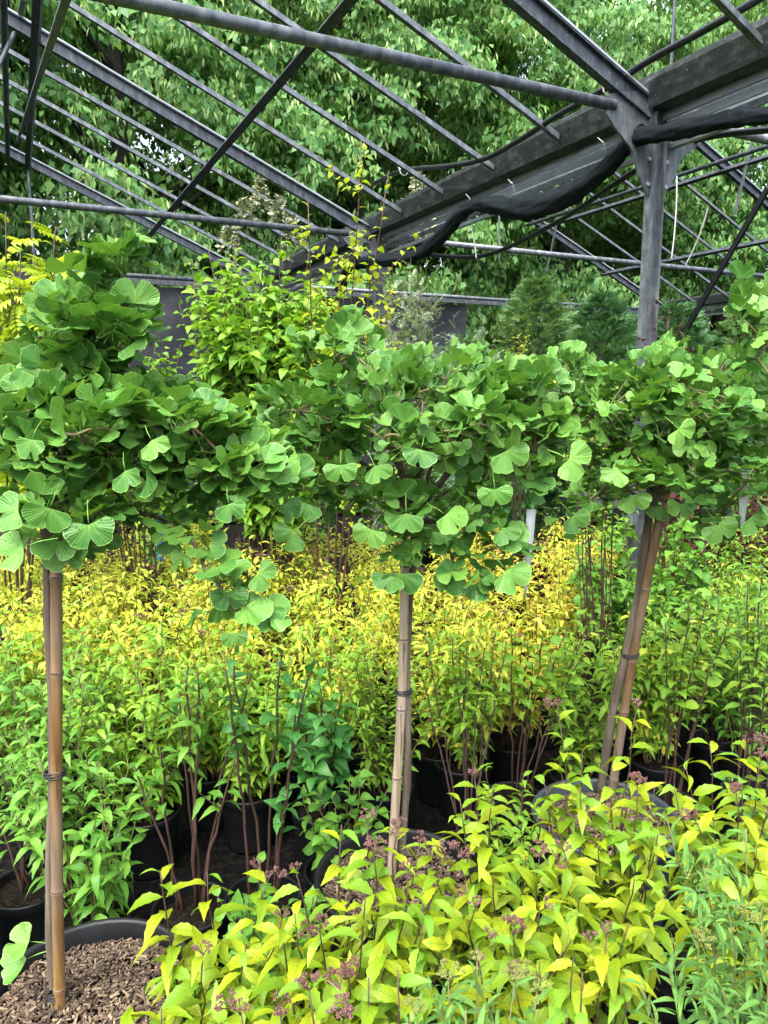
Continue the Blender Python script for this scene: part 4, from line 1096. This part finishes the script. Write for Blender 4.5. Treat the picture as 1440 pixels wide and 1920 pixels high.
md('brown_stemmed_shrub', 'shrub with slanting bare brown stems in front of a yellow drift', -0.34, 1.90, tp([(432, 1232, 1.95), (584, 1240, 1.95), (528, 1225, 2.0), (560, 1300, 1.95), (540, 1480, 1.9), (425, 1260, 1.9)]), 33, per_stem=9, stem_r=0.0055, t0=0.6, key='broad', matname='L_deep', size=(0.045, 0.075))
md('dark_leaved_shrub', 'shrub with glossy deep green rounded leaves left of the grey cane', -0.21, 2.36, tp([(600, 1270, 2.3), (640, 1290, 2.3), (560, 1290, 2.35), (620, 1350, 2.25), (590, 1420, 2.2), (650, 1380, 2.3), (540, 1390, 2.25)]), 34, per_stem=16, t0=0.3, key='broad', matname='L_deep', size=(0.05, 0.08))
md('brown_stemmed_shrub', 'shrub with a thicket of upright brown stems right of the grey cane', 0.26, 2.12, tp([(800, 1200, 2.3), (845, 1190, 2.3), (875, 1200, 2.3), (905, 1215, 2.3), (930, 1185, 2.35), (950, 1200, 2.35), (780, 1240, 2.3), (860, 1230, 2.3)]), 35, per_stem=18, stem_r=0.0042, t0=0.6)
md('brown_stemmed_shrub', 'shrub with a second thicket of brown stems left of the leaning cane', 0.45, 2.42, tp([(960, 1180, 2.45), (990, 1200, 2.45), (1020, 1190, 2.45), (1060, 1175, 2.45), (1110, 1150, 2.45), (1000, 1240, 2.4), (1090, 1230, 2.4)]), 36, per_stem=14, stem_r=0.004, t0=0.58, key='broad', size=(0.04, 0.07))
md('brown_stemmed_shrub', 'shrub with brown stems and lime leaves right of the leaning cane', 0.98, 2.38, tp([(1250, 1170, 2.4), (1290, 1130, 2.4), (1330, 1120, 2.45), (1370, 1150, 2.4), (1270, 1220, 2.4), (1340, 1230, 2.35)]), 37, per_stem=15, t0=0.55, key='broad', size=(0.045, 0.07))
md('brown_stemmed_shrub', 'shrub with close brown stems at the right edge of the middle rows', 1.30, 2.45, tp([(1400, 1090, 2.5), (1430, 1060, 2.5), (1460, 1100, 2.5), (1420, 1160, 2.45), (1390, 1190, 2.45), (1440, 1250, 2.4)]), 38, per_stem=15, t0=0.55, size=(0.045, 0.07))
md('green_spirea', 'bushy fresh green spirea behind the honey coloured cane', -0.80, 2.34, bushy(-0.80, 2.34, 0.80, 24, 0.26, 39), 39, matname='L_lime', per_stem=26, t0=0.12, twigs=1, stem='stem_green', stem_r=0.003)
md('green_spirea', 'bushy fresh green spirea at the left edge of the middle rows', -1.18, 2.40, bushy(-1.18, 2.40, 0.80, 24, 0.26, 40), 40, matname='L_green', per_stem=26, t0=0.12, twigs=1, stem='stem_green', stem_r=0.003)
md('lime_spirea', 'bushy lime green spirea just left of the grey cane', 0.00, 2.50, bushy(0.0, 2.5, 0.74, 22, 0.22, 41), 41, per_stem=28, t0=0.12, twigs=1, stem='stem_green', stem_r=0.003, size=(0.03, 0.052))
md('lime_spirea', 'bushy lime green spirea in the gap behind the paired brown stems', -0.48, 2.48, bushy(-0.48, 2.48, 0.72, 24, 0.24, 42), 42, per_stem=26, t0=0.12, twigs=1, stem='stem_green', stem_r=0.003, matname='L_lime')
md('lime_spirea', 'lime green spirea directly behind the leaning cane', 0.72, 2.58, bushy(0.72, 2.58, 0.78, 20, 0.22, 43), 43, per_stem=24, t0=0.15, twigs=1, stem='stem_green', stem_r=0.003)
md('young_green_shrub', 'low green shrub with rounded leaves beside the right ginkgo pot', 1.12, 2.02, bushy(1.12, 2.02, 0.55, 9, 0.14, 44), 44, per_stem=11, t0=0.3, key='broad', matname='L_green', size=(0.035, 0.06))
md('low_green_shrub', 'low bushy green shrub just behind the nearest mulched pot', -0.79, 1.84, bushy(-0.79, 1.84, 0.66, 17, 0.20, 45), 45, per_stem=17, t0=0.1, matname='L_green', size=(0.045, 0.07), stem='stem_green', stem_r=0.003)
md('low_green_shrub', 'low green shrub left of the grey cane, below the deep green leaves', -0.13, 2.02, bushy(-0.13, 2.02, 0.50, 14, 0.17, 46), 46, per_stem=15, t0=0.1, key='broad', matname='L_green', size=(0.04, 0.065), stem='stem_green', stem_r=0.003)
md('low_green_shrub', 'low green shrub in front of the leafy rows at the left edge', -1.12, 1.72, bushy(-1.12, 1.72, 0.62, 15, 0.18, 47), 47, per_stem=16, t0=0.1, matname='L_green', size=(0.045, 0.07), stem='stem_green', stem_r=0.003)

for q, (lab, X, Y, h, m_, sd) in enumerate((('green spirea filling the gap between honey cane and paired brown stems', -0.98, 2.08, 0.70, 'L_green', 51), ('lime spirea behind the first hanging ginkgo shoot', -0.66, 2.62, 0.72, 'L_lime', 52),
        ('lime spirea behind the slanting bare brown stems', -0.30, 2.66, 0.72, 'L_lime', 53), ('lime spirea behind the thicket of upright brown stems', 0.30, 2.68, 0.72, 'L_lime', 54), ('green spirea behind the bushy spirea at the left edge', -1.42, 2.62, 0.72, 'L_lime', 55),
        ('lime spirea behind the brown stems right of the leaning cane', 1.05, 2.70, 0.72, 'L_lime', 56), ('green spirea at the right edge behind the close brown stems', 1.42, 2.74, 0.86, 'L_green', 57), ('lime spirea behind the honey cane and green spirea', -1.03, 2.66, 0.72, 'L_lime', 58),
        )):
    md('potted_spirea', lab, X, Y, bushy(X, Y, h, 20, 0.23, 70 + sd), sd, matname=m_, per_stem=22, t0=0.15, stem='stem_green', stem_r=0.0028, cap=220, twigs=1, mix=('L_field', 0.15) if m_ == 'L_lime' else None)

md('low_green_shrub', 'low lime green shrub between the middle and right ginkgo pots', 0.355, 1.915, bushy(0.355, 1.915, 0.56, 14, 0.16, 48), 48, per_stem=15, t0=0.1, matname='L_lime', size=(0.035, 0.06), stem_r=0.003)
md('low_green_shrub', 'low dark green shrub between the nearest pot and the middle ginkgo', -0.29, 1.60, bushy(-0.29, 1.60, 0.46, 14, 0.17, 49), 49, per_stem=15, t0=0.1, key='broad', matname='L_green', size=(0.035, 0.06), stem_r=0.003)

# the yellow drift behind, rows of golden spireas; greener plants take over on the right
FLD = 'spireas of the yellow drift behind the ginkgo stems'
ORD = ['first', 'second', 'third', 'fourth', 'fifth', 'sixth', 'seventh', 'eighth', 'ninth', 'tenth', 'eleventh']
ROW = ['front', 'second', 'third', 'fourth', 'back']
k = 0
for j, (Y, n) in enumerate(((2.84, 8), (3.20, 8), (3.60, 9), (4.02, 9), (4.45, 9))):
    half = Y * 0.56
    for i in range(n):
        X = -half + (2 * half) * (i + 0.5) / n + 0.08 * math.sin(i * 2.3 + j * 1.7); Yp = Y + 0.06 * math.sin(i * 1.3 + j)
        rel = X / Y
        gold = rel < 0.27
        h = 0.80 + 0.02 * j + 0.04 * math.sin(i * 1.9 + j)
        cap = (220, 150, 100, 60, 40)[j]
        where = '%s from the left in the %s row of the %s' % (ORD[i], ROW[j], 'yellow drift')
        if gold:
            m_, mx_ = 'L_field', ('L_lime', 0.22 if j == 0 else 0.10)
            if rel > 0.10: mx_ = ('L_dry', 0.25)
            shrub('yellow_spirea', 'golden yellow spirea, ' + where, 'shrub', FLD, (X, Yp), MP, bushy(X, Yp, h, 24, 0.29, 200 + k), 'spirea', m_, (0.038, 0.062), 22, t0=0.22,
                  stem_r=0.0024, cap=cap, seed=200 + k, flower='bud_pink', fprob=0.35 if rel < 0 and j > 1 else 0.06, mix=mx_, twigs=2)
        else:
            shrub('green_spirea', 'pale green spirea, ' + where, 'shrub', FLD, (X, Yp), MP, bushy(X, Yp, h - 0.02, 22, 0.27, 200 + k), 'spirea', 'L_green' if (i + j) % 2 else 'L_lime', (0.035, 0.06), 20, t0=0.22,
                  stem_r=0.0026, cap=cap, seed=200 + k, mix=('L_field', 0.12), twigs=2)
        k += 1

# ------------------------------------------------------------------ taller plants behind
BK = (0.17, 0.30)
def ellipse_tips(cx, cy, rx, ry, Y, n, seed, dy=0.25, top_only=False):
    R = np.random.default_rng(seed + 300); T = []
    for k in range(n):
        v = norm(R.normal(size=3)) * R.uniform(0.2, 1) ** 0.5
        T.append(at_y(cx + v[0] * rx, cy + v[2] * ry, Y + v[1] * dy))
    return T
def back(name, label, xy, tips, **kw):
    a = dict(key='broad', matname='L_lime', size=(0.05, 0.08), per_stem=18, t0=0.35, droop=0.2, twigs=2, stem='stem_brown', stem_r=0.005, cap=300, seed=500, up_bias=0.35, twig_len=(0.08, 0.2))
    a.update(kw)
    return shrub(name, label, a.pop('cat', 'shrub'), a.pop('group', 'tall plants behind the drift'), xy, a.pop('pot', BK), tips, **a)
back('golden_robinia', 'golden robinia with feathery yellow green leaves at the left edge', (-1.78, 3.45), tp([(10, 395, 3.4), (60, 405, 3.4), (105, 425, 3.4), (125, 470, 3.4), (40, 470, 3.3), (85, 505, 3.4), (95, 555, 3.4), (20, 550, 3.3), (-30, 440, 3.4), (50, 600, 3.4), (-40, 540, 3.4), (-60, 480, 3.5)]),
     key='pinnate', matname='L_robinia', size=(0.13, 0.19), per_stem=15, t0=0.45, droop=0.35, seed=501, twigs=4, stem_r=0.006)
back('mock_orange', 'broad bright lime green bush in front of the fabric screen', (-0.62, 4.0), ellipse_tips(495, 560, 195, 125, 3.95, 90, 502, 0.45), size=(0.065, 0.105), per_stem=22, t0=0.35, twigs=7, seed=502, matname='L_robinia_leaf', stem_r=0.004)
back('mock_orange', 'lime green bush low behind the first ginkgo crown', (-1.30, 3.9), ellipse_tips(230, 640, 130, 70, 3.9, 20, 503, 0.3), size=(0.05, 0.08), per_stem=16, t0=0.4, twigs=3, seed=503, matname='L_robinia_leaf', stem_r=0.004)
back('red_stemmed_shrub', 'sparse shrub with long red brown shoots rising above the lime green bush', (-0.30, 3.5), tp([(680, 262, 3.4), (730, 320, 3.4), (575, 375, 3.4), (735, 545, 3.3), (640, 480, 3.4)]),
     key='small', matname='L_robinia', size=(0.038, 0.06), per_stem=22, t0=0.4, seed=504, twigs=13, stem='stem_red', stem_r=0.0055, twig_len=(0.10, 0.28))
back('silver_bush', 'silvery grey green bush with fine leaves beside the far post', (0.18, 5.4), ellipse_tips(770, 570, 70, 100, 5.4, 26, 505, 0.35), key='feather', matname='L_silver', size=(0.10, 0.18), per_stem=16, t0=0.4, seed=505, cap=0, up_bias=0.7, stem_r=0.004)
back('blue_grey_bush', 'low blue grey feathery bush in front of the conifers', (0.60, 4.9), ellipse_tips(870, 640, 90, 55, 4.9, 24, 506, 0.3), key='feather', matname='L_blue', size=(0.09, 0.16), per_stem=15, t0=0.4, seed=506, cap=0, up_bias=0.7, stem_r=0.003)
back('upright_yellow_bush', 'narrow yellow green upright bush right of the blue grey bush', (0.92, 4.95), ellipse_tips(965, 620, 30, 60, 4.8, 12, 507, 0.12), key='small', matname='L_robinia', size=(0.025, 0.04), per_stem=22, t0=0.5, seed=507, stem_r=0.003)
def conifer(label, xy, h, r, seed, mat):
    R = np.random.default_rng(seed); root = empty('conifer', (*xy, 0), label, 'conifer', 'conifers at the far end')
    MB().tube([(xy[0], xy[1], 0), (xy[0], xy[1], h * 0.5), (xy[0] + 0.03, xy[1], h * 0.97)], [0.05, 0.035, 0.008], 7).build('trunk', M['bark_dark'], root, True)
    n = 3000; z = h * R.uniform(0.06, 1, n) ** 0.8; a = R.uniform(0, 6.283, n); lim = r * np.clip(1.0 - z / h, 0.02, 1) ** 0.6 * (1 + 0.25 * np.sin(a * 4 + seed) + 0.22 * np.sin(z * 9 + a * 2))
    q = lim * R.uniform(0.35, 1, n); pos = np.c_[q * np.cos(a), q * np.sin(a), z]
    d = np.c_[np.cos(a), np.sin(a), R.uniform(0.1, 0.9, n)] + R.normal(size=(n, 3)) * 0.25
    up = np.c_[np.zeros((n, 2)), np.ones(n)] + R.normal(size=(n, 3)) * 0.6
    joined('foliage', 'frond', mat, frames(pos, d, up, R.uniform(0.12, 0.24, n) * (1.1 - 0.6 * z / h)), root)
    return root
conifer('soft green conifer with loose fronds right of the silver bush', (1.25, 6.3), 2.50, 0.8, 61, 'L_conifer')
conifer('darker green conifer left of the right steel post', (1.95, 6.9), 2.45, 1.0, 62, 'L_conifer_dark')
conifer('dark green conifer directly behind the right steel post', (2.75, 7.2), 2.4, 1.0, 63, 'L_conifer_dark')
conifer('green conifer at the right edge behind the steel post', (3.7, 7.6), 2.5, 1.0, 64, 'L_conifer')
conifer('pale green conifer at the end of the fabric screen', (0.75, 7.4), 2.1, 0.6, 65, 'L_conifer')
back('red_leaved_shrub', 'dark red sparse plant climbing at the foot of the right steel post', (1.33, 3.5), tp([(1235, 545, 3.5), (1255, 580, 3.5), (1280, 620, 3.5), (1265, 660, 3.5), (1300, 650, 3.5), (1240, 640, 3.5)]), key='small', matname='L_red', size=(0.03, 0.05), per_stem=16, t0=0.6, seed=508, twigs=3, stem='stem_red', stem_r=0.004)
back('yellow_potentilla', 'shrub with small yellow flowers seen between middle and right ginkgo crowns', (0.90, 2.92), ellipse_tips(1110, 740, 80, 40, 2.9, 14, 509, 0.15), key='small', matname='L_lime', size=(0.02, 0.035), per_stem=20, t0=0.55, seed=509, stem_r=0.003)
for lab, cx, Y, hh, m_, ky, sd in (('green shrub at the foot of the right steel post', 1212, 3.30, 945, 'L_green', 'broad', 510), ('dark green leafy shrub behind the honey coloured cane', 90, 5.2, 830, 'L_deep', 'broad', 511), ('dark green leafy shrub behind the blue marker post', 330, 5.1, 840, 'L_green', 'broad', 512),
                           ('dark green leafy shrub between the first two ginkgo stems', 540, 5.3, 830, 'L_deep', 'broad', 513), ('dark green leafy shrub behind the grey cane', 760, 5.2, 820, 'L_green', 'spirea', 514),
                           ('dark green leafy shrub behind the long white slip label', 960, 5.3, 830, 'L_deep', 'broad', 515), ('dark red leaved shrub right of the leaning cane', 1310, 4.95, 930, 'L_red', 'broad', 516),
                           ('dark red leaved shrub at the right edge behind the drift', 1440, 4.9, 920, 'L_red', 'broad', 517), ('leafy green shrub at the far right behind red leaves', 1420, 5.5, 800, 'L_green', 'broad', 518),
                           ('leafy green shrub behind the dark rack', 1190, 5.9, 800, 'L_deep', 'broad', 519)):
    c_ = at_y(cx, hh, Y)
    back('leafy_shrub', lab, (c_[0], Y), [np.array(t) for t in bushy(c_[0], Y, c_[2], 20, 0.42, sd, 0.25)], key=ky, matname=m_, size=(0.055, 0.09), per_stem=22, t0=0.04, seed=sd, cap=80, twigs=3)
# cream plumes behind the lime green bush and behind the far post
def plume_shrub(label, xy, tips, seed):
    R = np.random.default_rng(seed)
    root = back('plume_shrub', label, xy, tips, key='broad', matname='L_green', size=(0.05, 0.08), per_stem=14, t0=0.3, seed=seed, cap=60)
    O = np.array(root.location)
    for t in tips:
        n = 170; u = R.uniform(0, 1, n); a = R.uniform(0, 6.283, n); rr = 0.085 * (1 - u) ** 0.7 * R.uniform(0.4, 1, n)
        pos = np.asarray(t) - O + np.c_[rr * np.cos(a), rr * np.sin(a), u * 0.24]
        joined('flower_plume', 'tree', 'L_tree', frames(pos, np.c_[np.cos(a), np.sin(a), R.uniform(-0.4, 0.5, n)], R.normal(size=(n, 3)), R.uniform(0.03, 0.05, n)), root, material=M['cream'])
plume_shrub('tall shrub with cream flower plumes behind the lime green bush', (-1.15, 6.2), tp([(490, 395, 6.2), (460, 430, 6.2), (525, 430, 6.1), (550, 465, 6.3), (430, 470, 6.3)]), 531)
plume_shrub('tall shrub with cream flower plumes behind the far post', (0.30, 6.4), tp([(785, 380, 6.4), (760, 430, 6.4), (800, 450, 6.3), (730, 470, 6.4)]), 532)
# yellow flowers
yf = MB()
for k in range(5):
    a = 2 * math.pi * k / 5
    ca, sa = math.cos(a), math.sin(a)
    yf.add([(0, 0, 0), (0.008 * ca - 0.006 * sa, 0.008 * sa + 0.006 * ca, 0.003), (0.015 * ca, 0.015 * sa, 0.005), (0.008 * ca + 0.006 * sa, 0.008 * sa - 0.006 * ca, 0.003)], [(0, 3, 2, 1)])
yfm = yf.mesh('yellow_flower'); yfm.materials.append(M['yellow_flower'])
pot_ = [o for o in C.objects if o.name.startswith('yellow_potentilla')][0]
for (x, y) in ((1160, 720), (1165, 735), (1155, 745), (1145, 712), (1190, 745), (1040, 715), (1105, 702), (1170, 728), (1130, 735)):
    fo = bpy.data.objects.new('flower', yfm); C.objects.link(fo); fo.parent = pot_
    fo.matrix_basis = Matrix.Translation(Vector(at_y(x, y, 2.82) - np.array(pot_.location))) @ Matrix.Rotation(0.9, 4, 'X') @ Matrix.Scale(1.2, 4)

# dark rack and blue marker among the plants
rk = empty('plant_rack', (*at_y(1135, 1000, 4.75)[:2], 0), 'dark metal rack seen between the middle and right ginkgo stems', 'rack')
x0, x1 = at_y(1085, 1000, 4.75)[0], at_y(1192, 1000, 4.75)[0]
zt, zm = at_y(1100, 945, 4.75)[2], at_y(1100, 1017, 4.75)[2]
for x in (x0, x1):
    for y in (4.75, 5.15): MB().box((x, y, 0), (x, y, zt + 0.03), 0.045, 0.045, up=(0, 1, 0)).build('leg', M['black_plastic'], rk)
for z in (zt, zm, 0.35):
    for y in (4.722, 5.178): MB().box((x0 - 0.02, y, z), (x1 + 0.02, y, z), 0.012, 0.045).build('rail', M['galv_dark'], rk)
    MB().box((x0 + 0.025, 4.95, z - 0.03), (x1 - 0.025, 4.95, z - 0.03), 0.43, 0.012).build('shelf', M['black_plastic'], rk)
mp = at_y(298, 1000, 4.25)
mk = empty('marker_post', (mp[0], 4.25, 0), 'slim black marker post with a bright blue top under the first ginkgo crown', 'marker post')
zb = at_y(298, 1058, 4.25)[2]; ztp = at_y(298, 965, 4.25)[2]
MB().box((mp[0], 4.25, 0), (mp[0], 4.25, zb), 0.04, 0.02, up=(0, 1, 0)).build('post', M['black_plastic'], mk)
MB().box((mp[0], 4.25, zb), (mp[0], 4.25, ztp), 0.038, 0.022, up=(0, 1, 0)).build('blue_top', M['blue'], mk)
